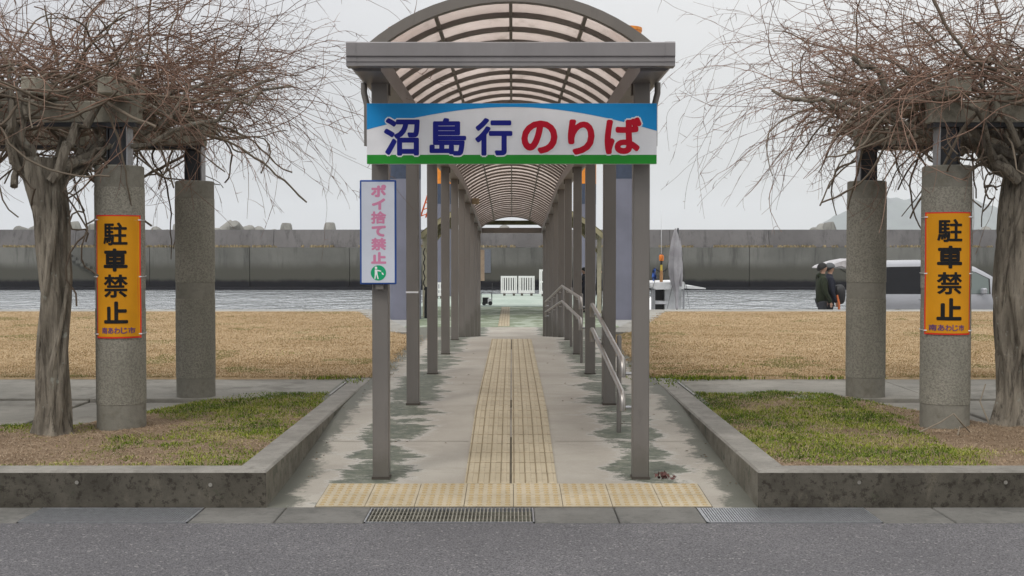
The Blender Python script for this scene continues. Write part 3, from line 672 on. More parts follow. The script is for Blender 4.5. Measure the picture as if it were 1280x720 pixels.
part(MB().add(vs, [(i, i + 1, 42 + i, 41 + i) for i in range(40)]), 'sky_print', S_BLUE, sg, SI)
for ch, a, b, c, d, m in (('沼', 480.3, 525.1, 147.5, 194.7, S_NAVY), ('島', 537.2, 583, 147.5, 194.7, S_NAVY), ('行', 594, 640.5, 147.5, 194.7, S_NAVY), ('の', 651.6, 696.7, 150.6, 192.3, S_RED), ('り', 709.5, 742.9, 149.2, 193.7, S_RED), ('ば', 755.3, 801.5, 146.5, 193, S_RED)):
    bx = (xpx(a, YS), xpx(b, YS), zpx(d, YS), zpx(c, YS)); bd = .0078 if m is S_NAVY else .0105
    bw = (bx[0] - .009, bx[1] + .009, bx[2] - .009, bx[3] + .009)
    o = glyph(ch, bw, bd + .009, YS - .0022, S_WHITE, 'letter_outline', sg); o.matrix_parent_inverse = SI
    o = glyph(ch, bx, bd, YS - .0040, m, 'letter', sg); o.matrix_parent_inverse = SI
fr = MB()
for x in (X0 + .04, X1 - .04): fr.box(x - .02, x + .02, YS + .03, YS + .16, Z0 + .05, Z0 + .08).box(x - .02, x + .02, YS + .03, YS + .16, Z1 - .08, Z1 - .05)
part(fr, 'fixing', POST, sg, SI)
# litter sign on the left post
YL = 8.06; ls = empty('litter_sign', (-.87, YL, 1.4)); LI = Matrix.Translation((.87, -YL, -1.4))
tag(ls, 'narrow pale sign with blue frame and faded pink vertical writing on the front left post', 'sign')
a0, a1, b0, b1 = xpx(450, YL), xpx(495.5, YL), zpx(355.5, YL), zpx(225, YL)
part(MB().box(a0, a1, YL, YL + .018, b0, b1, bev=.005), 'frame', S_DBLUE, ls, LI); part(MB().box(a0 + .0115, a1 - .0115, YL - .0015, YL - .0002, b0 + .0115, b1 - .0115), 'face', S_PALE, ls, LI)
for ch, c, d, a, b in (('ポ', 230.7, 246.5, 464, 483), ('イ', 247.8, 262.4, 465, 482), ('捨', 264, 279.7, 464, 483), ('て', 282, 296, 464.6, 482.5), ('禁', 297.3, 313, 464, 483), ('止', 315, 329.8, 464, 483)):
    o = glyph(ch, (xpx(a, YL), xpx(b, YL), zpx(d, YL), zpx(c, YL)), .0038 if ch in '捨禁' else .0052, YL - .0019, S_PINK, 'letter', ls); o.matrix_parent_inverse = LI
cx, cz = xpx(473.1, YL), zpx(341.1, YL); r = .050
cir = part(MB().prism([(cx + r * math.cos(t * PI / 16), cz + r * math.sin(t * PI / 16)) for t in range(32)], 'y', YL - .0028, YL - .0016), 'round_symbol', S_CGREEN, ls, LI)
ic = MB(); yi = YL - .0029
def flat(poly): ic.add([(cx + x, yi, cz + z) for x, z in poly], [list(range(len(poly)))])
flat([(-.016 + .0085 * math.cos(t * PI / 6), .033 + .0085 * math.sin(t * PI / 6)) for t in range(12)])
flat([(-.024, .022), (-.008, .022), (-.006, -.010), (-.024, -.010)]); flat([(-.010, .022), (.018, .014), (.018, .008), (-.008, .012)])
flat([(-.024, -.010), (-.016, -.010), (-.020, -.040), (-.027, -.040)]); flat([(-.014, -.010), (-.006, -.010), (.002, -.040), (-.006, -.040)]); flat([(.020, .004), (.030, .000), (.036, -.014), (.024, -.010)])
part(ic, 'litter_person_symbol', S_WHITE, ls, LI)
part(MB().box(XC - .89, XC - .84, YL + .018, YL + .08, 1.30, 1.34).box(XC - .89, XC - .84, YL + .018, YL + .08, 1.65, 1.69), 'fixing', POST, ls, LI)

# ------------------------------------------------------------------ pergolas
COLY = (9.49, 11.5); COLX = {-1: (-3.025, -2.965), 1: (3.352, 3.315)}
for s in (-1, 1):
    x0 = COLX[s][0]
    pg = empty('pergola', (x0, 9.49, .2)); PI_ = Matrix.Translation((-x0, -9.49, -.2))
    tag(pg, ['concrete pergola with round columns left of the walkway under tangled vines', 'concrete pergola with round columns right of the walkway under tangled vines'][s > 0], 'pergola', 'vine covered pergolas beside the walkway')
    for j, y in enumerate(COLY):
        for kx in range(3):
            x = COLX[s][j] + s * kx * 3.2; r = .187 if j == 0 else .181
            mb = MB(); q = (x, y, .18)
            mb.lathe([(r - .003, -.2), (r - .003, .2)], q, 40, 1).lathe([(r, .2005), (r, .934)], q, 40, 0).lathe([(r - .003, .9345), (r - .003, 1.0855)], q, 40, 1).lathe([(r, 1.086), (r, 1.862)], q, 40, 0)
            mb.lathe([(r - .003, 1.8625), (r - .003, 2.018)], q, 40, 1).lathe([(r - .003, 2.0185), (r - .014, 2.027)], q, 40, 1)
            o = part(mb, 'column', [COLM, COLS], pg, PI_)
            # H section steel stub
            st = MB(); st.box(x - .075, x - .065, y - .07, y + .07, 2.2, 2.5).box(x + .065, x + .075, y - .07, y + .07, 2.2, 2.5).box(x - .065, x + .065, y - .005, y + .005, 2.2, 2.5)
            st.box(x - .06, x + .06, y - .055, y - .04, 2.21, 2.49)
            part(st, 'steel_stub', DARKSTEEL, pg, PI_)
            part(MB().box(*sorted((x - s * .0765, x - s * .086)), y - .072, y + .072, 2.205, 2.52), 'pale_flange', GALV, pg, PI_)
    for y in COLY:
        lo, hi = sorted((s * 2.86 if s < 0 else 3.20, s * 10.5)); part(MB().box(lo, hi, y - .06, y + .06, 2.535, 2.70, bev=.006), 'cross_beam', BEAMC, pg, PI_)
        part(MB().box(lo + .02, hi - .02, y - .075, y + .075, 2.502, 2.5345), 'steel_plate', DARKSTEEL, pg, PI_)
    for q in range(13):
        x = (-2.97 if s < 0 else 3.30) + s * q * .56
        part(MB().box(x - .055, x + .055, 9.0, 12.25, 2.703, 2.825, bev=.008), 'rafter', BEAMC, pg, PI_)
# no parking sheets wrapped round the front columns
for s in (-1, 1):
    cxx = COLX[s][0]; yc = 9.49; r = .1885; Y = yc - r
    if s < 0: L, R_, T, B = 120, 173, 268.7, 423; chs = (('駐', 278, 306.7), ('車', 310.5, 339.5), ('禁', 343, 372), ('止', 376.7, 404.5)); ca, cb = 129.5, 158.5; sa, sb, st_, sb_ = 126, 166, 409.3, 417.2
    else: L, R_, T, B = 1159.5, 1213.7, 265, 418.7; chs = (('駐', 273.7, 302.5), ('車', 307, 335.7), ('禁', 340, 368), ('止', 372.5, 400.5)); ca, cb = 1173, 1202.5; sa, sb, st_, sb_ = 1165.7, 1206.7, 406, 413.8
    xl, xr = xpx(L, Y + .03), xpx(R_, Y + .03)
    def bend(x, cc=cxx): u = min(abs(x - cc), .17); return -math.sqrt(max(.0001, (r + .006) ** 2 - u * u)) + yc
    nb = empty('no_parking_sign', (cxx, Y, 1.3)); NI = Matrix.Translation((-cxx, -Y, -1.3))
    tag(nb, ['yellow no parking sign with red border wrapped on the left pergola column', 'yellow no parking sign with red border wrapped on the right pergola column'][s > 0], 'sign', 'yellow signs on the pergola columns')
    zb, zt = zpx(B, Y), zpx(T, Y); 
    def sheet(a, b, c, d, off, name, m, thick=.002):
        xs = frange(a, b, .012); zs = frange(c, d, .05); vs = []; fs = []
        for z in zs:
            for x in xs:
                wv = .003 * math.sin((z - c) * 9) * ((x - (xl + xr) / 2) / (xr - xl) * 2) ** 2
                vs.append((x, bend(x) + off + wv, z))
        n = len(xs); 
        fs = [(j * n + i, j * n + i + 1, (j + 1) * n + i + 1, (j + 1) * n + i) for j in range(len(zs) - 1) for i in range(n - 1)]
        return part(MB().add(vs, fs, 0, True), name, m, nb, NI)
    sheet(xl, xr, zb, zt, 0, 'border', S_RB); sheet(xl + .010, xr - .010, zb + .012, zt - .010, -.0012, 'sheet', S_YEL)
    for ch, c, d in chs:
        o = glyph(ch, (xpx(ca, Y), xpx(cb, Y), zpx(d, Y), zpx(c, Y)), .0042 if ch in '駐禁' else .0070, -.0036, S_BLK, 'letter', nb, bend=bend); o.matrix_parent_inverse = NI
    txt = '南あわじ市'; cw = (sb - sa) / 5
    for i, ch in enumerate(txt):
        o = glyph(ch, (xpx(sa + i * cw + .4, Y), xpx(sa + (i + 1) * cw - .4, Y), zpx(sb_, Y), zpx(st_, Y)), .0014, -.003, S_PUR, 'letter', nb, bend=bend); o.matrix_parent_inverse = NI
    for zz in (zt - .035, (zt + zb) / 2, zb + .03):
        tie = MB(); vs = [(cxx + (r + .003) * math.cos(t), yc + (r + .003) * math.sin(t), zz + .002 * math.sin(3 * t)) for t in [-PI / 2 + .15 + (2 * PI - .3) * q / 40 for q in range(41)]]
        for x in (xl, xr): pass
        tie.tube(vs, .003, 5); part(tie, 'tie_wire', simple('pale_wire', (.5, .5, .5), .5), nb, NI)
        for x in (xl + .006, xr - .006): 
            part(MB().box(x - .012, x + .012, bend(x) - .006, bend(x) - .0015, zz - .004, zz + .004), 'tie_clip', S_WHITE, nb, NI)

# ------------------------------------------------------------------ handrails
def offset_path(pts): return pts
def handrail(label, ya, yb, posts, curls, rz, X=.77):
    y0 = ya; hr = empty('handrail', (X, ya, walk_z(ya))); HI = Matrix.Translation((-X, -ya, -walk_z(ya))); tag(hr, label, 'handrail', 'stainless handrails on the right of the walkway')
    for dz in (0, -.235):
        ys_ = [ya, yb] if yb < 19 else [ya, 18.9, yb]
        pts = [(X, y, rz(y) + dz) for y in ys_]
        part(MB().tube(pts, .019, 12), 'rail', STEEL, hr, HI)
        # turned-down end pieces
        for (y, sgn) in ((ya, -1), (yb, 1)):
            z = rz(y) + dz; e = MB().tube([(X, y - sgn * .03, z), (X, y + sgn * .03, z - .004), (X, y + sgn * .075, z - .03), (X + .002, y + sgn * .09, z - .075), (X + .002, y + sgn * .09, z - .125)], [.0215, .0225, .0225, .022, .0215], 12)
            part(e, 'end_bend', STEEL, hr, HI)
            part(MB().tube([(X, y + sgn * .09, z - .10), (X + .05, y + sgn * .09, z - .10), (XC + PX, y + sgn * .09 + .0, z - .10)], [.011, .011, .011], 8), 'wall_bracket', GALV, hr, HI)
    for y in posts:
        zt = rz(y) + .0; x = .838
        p = part(MB().tube([(x, y, walk_z(y) - .02), (x, y, zt + .01), (x, y, zt + .02)], [.0195, .0195, .012], 12), 'support_post', POST, hr, HI)
        for dz in (0, -.235):
            part(MB().tube([(X, y, rz(y) + dz - .015), (X + .005, y, rz(y) + dz - .05), (x, y, rz(y) + dz - .055)], .008, 6), 'rail_bracket', STEEL, hr, HI)
handrail('near stainless double handrail sloping up between the first right posts', 8.62, 11.75, [9.6, 11.2], None, lambda y: .80 + (y - 8.62) * .078)
def rz2(y): return 1.03 if y < 18.9 else 1.03 - (y - 18.9) * .0655
handrail('far stainless double handrail that peaks then follows the ramp down', 13.9, 28.2, [14.8, 17.4, 20.3, 23.2, 26.0], None, rz2)

#@@TREES
# ------------------------------------------------------------------ wisteria vines
def tubes_np(P, R, k=3):
    """P (N,n,3) polylines, R (N,n) radii -> verts, quads"""
    N, n, _ = P.shape; T = np.empty_like(P); T[:, 1:-1] = P[:, 2:] - P[:, :-2]; T[:, 0] = P[:, 1] - P[:, 0]; T[:, -1] = P[:, -1] - P[:, -2]
    T /= np.linalg.norm(T, axis=2, keepdims=True) + 1e-9
    ref = np.tile(np.array([.31, .22, .92]), (N, n, 1)); A = np.cross(T, ref); A /= np.linalg.norm(A, axis=2, keepdims=True) + 1e-9; B = np.cross(T, A)
    ang = 2 * PI * np.arange(k) / k
    V = P[:, :, None, :] + R[:, :, None, None] * (A[:, :, None, :] * np.cos(ang)[None, None, :, None] + B[:, :, None, :] * np.sin(ang)[None, None, :, None])
    V = V.reshape(-1, 3); idx = np.arange(N * n * k).reshape(N, n, k); a = idx[:, :-1, :]; b = idx[:, 1:, :]
    Q = np.stack([a, np.roll(a, -1, 2), np.roll(b, -1, 2), b], -1).reshape(-1, 4); return V, Q
def grow(rs, P0, D0, steps, step, curl, grav, wob=.25):
    """P0,D0 (N,3); vectorised growth of curved shoots"""
    N = len(P0); P = np.empty((N, steps, 3)); P[:, 0] = P0; D = D0 / (np.linalg.norm(D0, axis=1, keepdims=True) + 1e-9)
    C = rs.normal(0, 1, (N, 3)) * curl
    for i in range(1, steps):
        D = D + C * .35 + rs.normal(0, wob, (N, 3)) * .3; D[:, 2] -= grav * (i / steps if np.isscalar(grav) else i / steps)
        C = C * .93 + rs.normal(0, 1, (N, 3)) * curl * .35
        D /= np.linalg.norm(D, axis=1, keepdims=True) + 1e-9; st = step if np.isscalar(step) else step[:, None]
        P[:, i] = P[:, i - 1] + D * st
    return P
def trunk_mesh(spine, seed):
    rs = random.Random(seed); mb = MB(); k = 64; vs = []; n = 60
    def sp(t):
        m = len(spine) - 1; q = min(int(t * m), m - 1); f = t * m - q; f = f * f * (3 - 2 * f)
        a, b = spine[q], spine[q + 1]; return [a[i] + (b[i] - a[i]) * f for i in range(4)]
    for i in range(n + 1):
        t = i / n; x, y, z, r = sp(t)
        for j in range(k):
            th = 2 * PI * j / k; tw = th + t * 1.6 + seed
            rr = r * (1 + .13 * math.sin(2 * tw) + .10 * abs(math.sin(2.5 * tw + .6 * math.sin(t * 5))) ** .6 - .05 + .07 * math.sin(7 * tw + 3 * math.sin(t * 4)) + .10 * nz3(math.cos(th) * 1.6, math.sin(th) * 1.6, t * 5 + seed) + .05 * nz3(math.cos(th) * 5, math.sin(th) * 5, t * 9) + .045 * math.sin(13 * tw + 4 * nz3(t * 6, th)))
            flare = max(0, .14 - t) / .14; rr *= 1 + .45 * flare ** 1.6 * (1 + .5 * math.sin(5 * th + seed))
            vs.append((x + rr * math.cos(th), y + rr * math.sin(th), z))
    fs = [(i * k + j, i * k + (j + 1) % k, (i + 1) * k + (j + 1) % k, (i + 1) * k + j) for i in range(n) for j in range(k)]; mb.add(vs, fs, 0, True)
    mb.f.append([n * k + j for j in range(k)]); mb.m.append(0); mb.sm.append(False); return mb
for s in (-1, 1):
    if s < 0: spine = [(-3.46, 9.2, .16, .118), (-3.44, 9.2, .7, .100), (-3.42, 9.2, 1.25, .105), (-3.44, 9.2, 1.75, .105), (-3.53, 9.22, 2.25, .135)]
    else: spine = [(4.03, 9.62, .16, .18), (4.00, 9.62, .75, .17), (3.97, 9.62, 1.2, .175), (3.98, 9.62, 1.7, .165), (4.06, 9.62, 2.3, .16)]
    bx, by = spine[0][0], spine[0][1]; wt = empty('wisteria_tree', (bx, by, .18)); WI = Matrix.Translation((-bx, -by, -.18))
    tag(wt, ['gnarled leafless wisteria with twisted trunk growing over the left pergola', 'gnarled leafless wisteria with lichened trunk growing over the right pergola'][s > 0], 'wisteria', 'bare wisterias on the pergolas')
    part(trunk_mesh(spine, 3 + s), 'trunk', BARK, wt, WI)
    # strands of old wood braided up the trunk
    for q in range(5):
        ph = q * 1.25 + s; pts = []; rr = []
        for i in range(22):
            t = i / 21; m = len(spine) - 1; c_ = min(int(t * m), m - 1); f = t * m - c_; a, b = spine[c_], spine[c_ + 1]
            x, y, z, r = [a[w2] + (b[w2] - a[w2]) * f for w2 in range(4)]; th = ph + t * (1.8 + .5 * q) ; r2 = r * (1.0 + .06 * math.sin(t * 9 + q))
            pts.append((x + r2 * math.cos(th), y + r2 * math.sin(th), z)); rr.append((.028 - .006 * (q % 3)) * (1.15 - .3 * t + .15 * math.sin(t * 17 + q)))
        part(MB().tube(pts, rr, 8), 'trunk_strand', BARK, wt, WI)
    rs = np.random.RandomState(40 + s); tx, ty, tz = spine[-1][:3]
    # main limbs: trunk head to the pergola top and along it
    for q in range(16):
        az = rs.uniform(0, 2 * PI); L = rs.uniform(.5, 1.5); tgt = Vector((tx + math.cos(az) * L * (1.1) - s * .35, ty + math.sin(az) * L * .9 + .6, rs.uniform(2.75, 3.05)))
        p0 = Vector((tx + .1 * math.cos(az), ty + .1 * math.sin(az), tz - rs.uniform(0, .25))); pts = []
        for i in range(14):
            t = i / 13; p = p0.lerp(tgt, t); p.z += .18 * math.sin(t * PI) * rs.uniform(-.3, 1); p.x += .07 * math.sin(t * 9 + q); p.y += .07 * math.cos(t * 7 + q * 2); pts.append(p)
        r0 = rs.uniform(.018, .048); part(MB().tube(pts, [r0 * (1 - .6 * i / 13) for i in range(14)], 8), 'limb', BARK, wt, WI)
    VV = []; QQ = []; TT = []; base = 0
    def addset(P, r0, r1, k=3, tint=(.5, .2)):
        global base
        N, n, _ = P.shape; t = np.linspace(0, 1, n)[None, :]; R = np.asarray(r0).reshape(-1, 1) * (1 - t) + np.asarray(r1).reshape(-1, 1) * t
        R = R * (1 + .18 * (rs.uniform(0, 1, (N, n)) > .7)); V, Q = tubes_np(P, np.broadcast_to(R, (N, n)), k)
        VV.append(V); QQ.append(Q + base); TT.append(np.repeat(np.clip(rs.normal(tint[0], tint[1], N), 0, 1), n * k)); base += len(V)
    base = 0; xin = 2.75 if s < 0 else 3.1     # pergola edge toward the walkway
    def box(N, x0, x1, y0, y1, z0, z1): return np.stack([s * rs.uniform(x0, x1, N), rs.uniform(y0, y1, N), rs.uniform(z0, z1, N)], 1)
    # old thick tangle over the beams
    N = 150; P0 = box(N, xin + .1, xin + 2.4, 8.9, 12.2, 2.5, 2.95); a = rs.uniform(0, 2 * PI, N); D = np.stack([np.cos(a), np.sin(a) * .7, rs.uniform(-.25, .3, N)], 1)
    addset(grow(rs, P0, D, 16, .09, .30, .02, .5), rs.uniform(.008, .018, N), rs.uniform(.004, .008, N), 5, (.5, .25))
    N = 34; P0 = box(N, xin + .1, xin + 2.4, 8.9, 12.0, 2.7, 3.0); D = np.stack([-s * rs.uniform(-.3, 1.0, N), rs.normal(0, .4, N), rs.uniform(.0, .45, N)], 1)
    addset(grow(rs, P0, D, 20, rs.uniform(.05, .09, N), .20, .10, .5), rs.uniform(.009, .016, N), rs.uniform(.003, .005, N), 5, (.4, .25))
    me = arr_mesh('old_branches', np.concatenate(VV), np.concatenate(QQ), OLDT, True, np.concatenate(TT)); o = tag(link('old_branches', me, wt), kind='stuff'); o.matrix_parent_inverse = WI
    VV, QQ, TT, base = [], [], [], 0
    # twig mass lying on the pergola
    N = 620; P0 = box(N, xin - .25, xin + 3.2, 8.6, 12.4, 2.66, 3.25); P0[:330, 2] = rs.uniform(2.66, 2.98, 330); a = rs.uniform(0, 2 * PI, N); D = np.stack([np.cos(a), np.sin(a), rs.uniform(-.2, .28, N)], 1)
    M1 = grow(rs, P0, D, 18, rs.uniform(.04, .10, N), .30, .05, .34); addset(M1, rs.uniform(.003, .0070, N), rs.uniform(.0012, .0024, N), 3)
    # shoots thrown out towards the walkway
    N = 235; P0 = box(N, xin - .35, xin + .8, 8.5, 12.2, 2.7, 3.45); P0[:, 2] += 0; D = np.stack([-s * rs.uniform(.6, 1.1, N), rs.normal(0, .45, N), rs.uniform(-.12, .24, N)], 1)
    M2 = grow(rs, P0, D, 20, rs.uniform(.03, .088, N),   .30, .085, .30); addset(M2, rs.uniform(.0028, .0055, N), rs.uniform(.0011, .0019, N), 3, (.55, .22))
    # long thin whips with drooping tips
    N = 42; P0 = box(N, xin - .5, xin + .1, 8.5, 11.8, 2.75, 3.45); D = np.stack([-s * rs.uniform(.9, 1.1, N), rs.normal(0, .3, N), rs.uniform(-.1, .35, N)], 1)
    M3 = grow(rs, P0, D, 30, rs.uniform(.05, .082, N), .18, .075, .2); addset(M3, rs.uniform(.002, .0034, N), rs.uniform(.001, .0013, N), 3, (.4, .2))
    # upright shoots and shoots hanging below the beams
    N = 90; P0 = box(N, xin + .2, xin + 3.0, 8.7, 12.3, 2.8, 3.2); D = np.stack([rs.normal(0, .5, N), rs.normal(0, .5, N), rs.uniform(.5, 1, N)], 1)
    M4 = grow(rs, P0, D, 16, rs.uniform(.04, .085, N), .24, .12, .26); addset(M4, rs.uniform(.0028, .0055, N), rs.uniform(.001, .0016, N), 3)
    N = 110; P0 = box(N, xin + .2, xin + 2.0, 8.8, 11.5, 2.55, 2.8); D = np.stack([rs.normal(0, .6, N), rs.normal(0, .6, N), rs.uniform(-1, .1, N)], 1)
    addset(grow(rs, P0, D, 12, rs.uniform(.03, .07, N), .25, .02, .3), rs.uniform(.002, .005, N), rs.uniform(.0009, .0014, N), 3)
    # side twigs and buds
    for Ms, cnt, ln in ((M1, 2600, .026), (M2, 1500, .02), (M3, 500, .02), (M4, 1500, .025)):
        N0, n0, _ = Ms.shape; i = rs.randint(0, N0, cnt); j = rs.randint(1, n0 - 1, cnt); P0 = Ms[i, j]; T = Ms[i, j + 1] - P0; T /= np.linalg.norm(T, axis=1, keepdims=True) + 1e-9
        D = T * .6 + rs.normal(0, .8, (cnt, 3)); addset(grow(rs, P0, D, 5, rs.uniform(.3, 2.4, cnt) * ln, .3, .02, .3), rs.uniform(.0016, .003, cnt), np.full(cnt, .0008), 3)
    me = arr_mesh('twigs', np.concatenate(VV), np.concatenate(QQ), TWIG, False, np.concatenate(TT)); o = tag(link('twigs', me, wt), kind='stuff'); o.matrix_parent_inverse = WI
    # vines hanging down the trunk
    for q in range(5):
        if s < 0: p0 = at([20, 78, 110, 92, 130][q], [190, 200, 190, 230, 200][q], [8.9, 9.1, 9.2, 9.0, 9.1][q]); p1 = at([48, 118, 86, 100, 118][q], [262, 350, 385, 300, 215][q], 9.1)
        else: p0 = at([1200, 1180, 1225, 1235, 1250][q], [185, 175, 190, 200, 210][q], 9.2); p1 = at([1215, 1195, 1240, 1222, 1232][q], [225, 215, 240, 205, 260][q], 9.3)
        pts = [p0.lerp(p1, i / 15) + Vector((.05 * math.sin(i * .8 + q), .04 * math.cos(i * .9), .03 * math.sin(i * 1.3 + q))) for i in range(16)]
        part(MB().tube(pts, .0065, 6), 'hanging_vine', OLDT, wt, WI)
# fallen branches on the right planter
br = empty('fallen_branch', (3.2, 9.0, .2)); tag(br, 'bleached fallen branch lying at the foot of the right column', 'branch')
for pts in ([(915, 547), (960, 540), (1000, 538), (1010, 520)], [(1150, 540), (1175, 528), (1192, 517), (1205, 534)], [(1192, 517), (1212, 540)], [(1105, 556), (1150, 551), (1195, 552), (1207, 545)], [(1195, 552), (1200, 533)], [(1236, 528), (1225, 502), (1232, 480)]):
    if pts[0][0] < 1000: continue
    P = [at(px, py, 8.95 + .03 * i) for i, (px, py) in enumerate(pts)]
    part(MB().tube(P, [.006, .005, .0045, .004][:len(P)], 6), 'stick', simple('bleached_stick', (.22, .185, .14), .8), br, Matrix.Translation((-3.2, -9.0, -.2)))
rl = MB(); rs_ = random.Random(3)
for i in range(26):
    a = rs_.uniform(0, 2 * PI); r = rs_.uniform(0, .05); c = Vector((1.02 + math.cos(a) * r * 1.5, 8.16 + math.sin(a) * r, .04 + rs_.uniform(0, .03))); u = Vector((rs_.uniform(-1, 1), rs_.uniform(-1, 1), rs_.uniform(-.2, .8))).normalized() * .022; v = u.orthogonal().normalized() * .010
    rl.add([c - u, c + v, c + u, c - v], [(0, 1, 2, 3)])
tag(rl.build('weed', simple('dark_red_leaves', (.09, .035, .03), .7)), 'small dark red weed at the foot of the front right post', 'weed')
# weeds at the lawn corners and along the kerbs
wp_ = []
for (cx_, cy_, n_, r1, r2) in ((1.75, 13.0, 500, .18, .10), (2.2, 12.97, 260, .22, .05), (3.4, 12.98, 160, .25, .05), (-1.9, 12.98, 160, .2, .05), (-1.60, 12.6, 90, .05, .15), (1.58, 12.5, 160, .06, .25), (2.6, 14.2, 120, .2, .12), (-3.0, 16, 120, .3, .2)):
    a = rng.normal(0, 1, (n_, 2)); wp_.append(np.stack([cx_ + a[:, 0] * r1, cy_ + a[:, 1] * r2, np.full(n_, .205)], 1))
wp_ = np.concatenate(wp_); wp_[:, 2] = np.where(wp_[:, 1] < 10.4, .15, .205); blades('weeds', wp_, .015, .07, .005, GREENG, None, tint=rng.normal(.35, .2, len(wp_)), lean=1.2)
lv = MB(); rl_ = random.Random(11)
for i in range(150):
    x_ = rl_.choice((-1, 1)) * rl_.uniform(.4, 1.47) if i % 3 else rl_.choice((-1, 1)) * rl_.uniform(1.35, 1.475); y_ = rl_.uniform(7.8, 18); z_ = walk_z(y_) + .004; u_ = rl_.uniform(0, 6.28); r_ = rl_.uniform(.006, .016)
    lv.add([(x_ + r_ * math.cos(u_), y_ + r_ * math.sin(u_), z_), (x_ - r_ * .5 * math.sin(u_), y_ + r_ * .5 * math.cos(u_), z_ + .006), (x_ - r_ * math.cos(u_), y_ - r_ * math.sin(u_), z_ + .002), (x_ + r_ * .5 * math.sin(u_), y_ - r_ * .5 * math.cos(u_), z_ + .004)], [(0, 1, 2, 3)])
tag(lv.build('fallen_leaves', simple('dead_leaf', (.13, .08, .045), .8, 0, .4, 9)), kind='stuff')
#@@BACK
# ------------------------------------------------------------------ breakwater, sea, hills
BW = 118.0
bwk = empty('breakwater', (0, BW, -2)); BI = Matrix.Translation((0, -BW, 2)); tag(bwk, 'long grey concrete breakwater wall with a dark tide line across the bay', 'breakwater')
zl_, zu_ = zpx(309, BW), zpx(287, BW + 1.3)
xx = -150.0; i = 0
while xx < 150:
    wd = 9.6
    lo = MB(); b = .02
    lo.box(xx + .03, xx + wd - .03, BW + random.uniform(0, .06), BW + 6, -3.2, zl_ - .02, 0); part(lo, 'lower_panel', WALL_LO, bwk, BI)
    y0 = BW + .9; up = [(y0, zl_), (y0 + .55, zu_), (y0 + 3, zu_), (y0 + 3, zl_)]
    part(MB().prism(up, 'x', xx + .02 + 2.1, xx + wd - .02 + 2.1), 'upper_panel', WALL_UP, bwk, BI)
    xx += wd; i += 1
part(MB().box(-150, 152, BW + .3, BW + 6, -3.2, zl_ - .03), 'core', WALL_LO, bwk, BI)
part(MB().box(-150, 152, BW - .9, BW + .1, -3.2, -1.75, bev=.12), 'footing', WALL_LO, bwk, BI)
part(MB().box(xpx(604, BW), xpx(613.5, BW), BW - .02, BW + .2, zpx(341, BW), zpx(311, BW)), 'steel_door', simple('blue_grey_door', (.10, .11, .13), .6), bwk, BI)
st = MB(); p = at(84, 318, BW)
for q in range(9): st.box(p.x + q * .45, p.x + q * .45 + .5, BW - .35, BW + .1, p.z - q * .28 - .32, p.z - q * .28)
part(st, 'steps', WALL_LO, bwk, BI)
N = 9000; x = rng.uniform(-60, 60, N); d = npnoise(x, x * 0, .35, 3) + .5 * npnoise(x, x * 0, 1.4, 5); kp = d > -.15; x = x[kp]; P = np.stack([x, BW + .1 + rng.uniform(0, .8, len(x)), np.full(len(x), zl_ - .03)], 1)
o = blades('ledge_grass', P, .12, .42, .035, grassmat('ledge_dry_grass', [(.14, .12, .06), (.27, .21, .11), (.36, .29, .17)]), bwk, lean=.8); o.matrix_parent_inverse = BI
# tetrapods piled behind the wall
def tetra_mesh():
    mb = MB(); dirs = [Vector((0, 0, 1))] + [Vector((math.cos(a) * .943, math.sin(a) * .943, -.333)) for a in (PI / 2, PI / 2 + 2.0944, PI / 2 + 4.1888)]
    for d in dirs: 
        prof = [(0, .62), (.5, .60), (1.35, .44), (1.5, .36), (1.52, .0)]
        mb.tube([d * t for t, r in prof], [max(r, .01) for t, r in prof], 14)
    mb.lathe([(.01, -.6), (.45, -.42), (.62, 0), (.45, .42), (.01, .6)], (0, 0, 0), 14); return mb.mesh('tetrapod', TETRA)
TM = tetra_mesh(); rr_ = random.Random(8)
for i, (px, py, tilt) in enumerate([(36, 279, .9), (96, 277, 0), (119, 279, .15), (225, 279, .1), (277, 278, .7), (300, 278, -.8), (328, 283, .9), (357, 279, 0), (412, 278, .05), (205, 284, .9), (-40, 280, .5), (-90, 278, .1), (560, 282, .6), (636, 282, .9), (1039, 277, .1), (1026, 281, -.8), (1236, 284, .9), (1285, 284, .3), (1330, 280, .2)]):
    o = link('tetrapod', TM); Y = BW + 6.5 + rr_.uniform(0, 1); p = at(px, py, Y); o.rotation_euler = (rr_.uniform(-.2, .2), tilt, rr_.uniform(0, 6)); sc = 1.25
    tip = sc * (1.5 * math.cos(tilt) + .4 * abs(math.sin(tilt))) if abs(tilt) < .6 else sc * 1.15
    o.scale = (sc,) * 3; o.location = (p.x, Y, p.z - tip)
    lab = {0: 'leaning tetrapod just left of the left wisteria trunk above the breakwater', 1: 'upright tetrapod between the left wisteria trunk and the left signed column', 2: 'slightly tilted tetrapod hidden mostly by the left signed column', 3: 'tetrapod directly behind the rear left column', 4: 'tilted tetrapod first to the right of the rear left column', 5: 'broad leaning tetrapod second to the right of the rear left column',
           6: 'low lying tetrapod in the middle of the row right of the rear left column', 7: 'stubby upright tetrapod fourth to the right of the rear left column', 8: 'flat topped tetrapod nearest the pale litter sign', 9: 'low tetrapod tip between the two left columns', 12: 'tetrapod behind the left posts of the walkway', 13: 'low tetrapod seen through the end of the walkway', 14: 'round topped tetrapod just left of the rear right column', 15: 'low leaning tetrapod beside the round topped one left of the rear right column',
           16: 'tetrapod beside the yellow sign on the right column under the hill', 17: 'low tetrapod behind the right wisteria trunk', 18: 'tetrapod beyond the right wisteria trunk', 10: 'tetrapod beyond the left edge of the picture', 11: 'farthest left tetrapod of the whole row'}[i]
    tag(o, lab, 'tetrapod', 'tetrapods behind the breakwater')
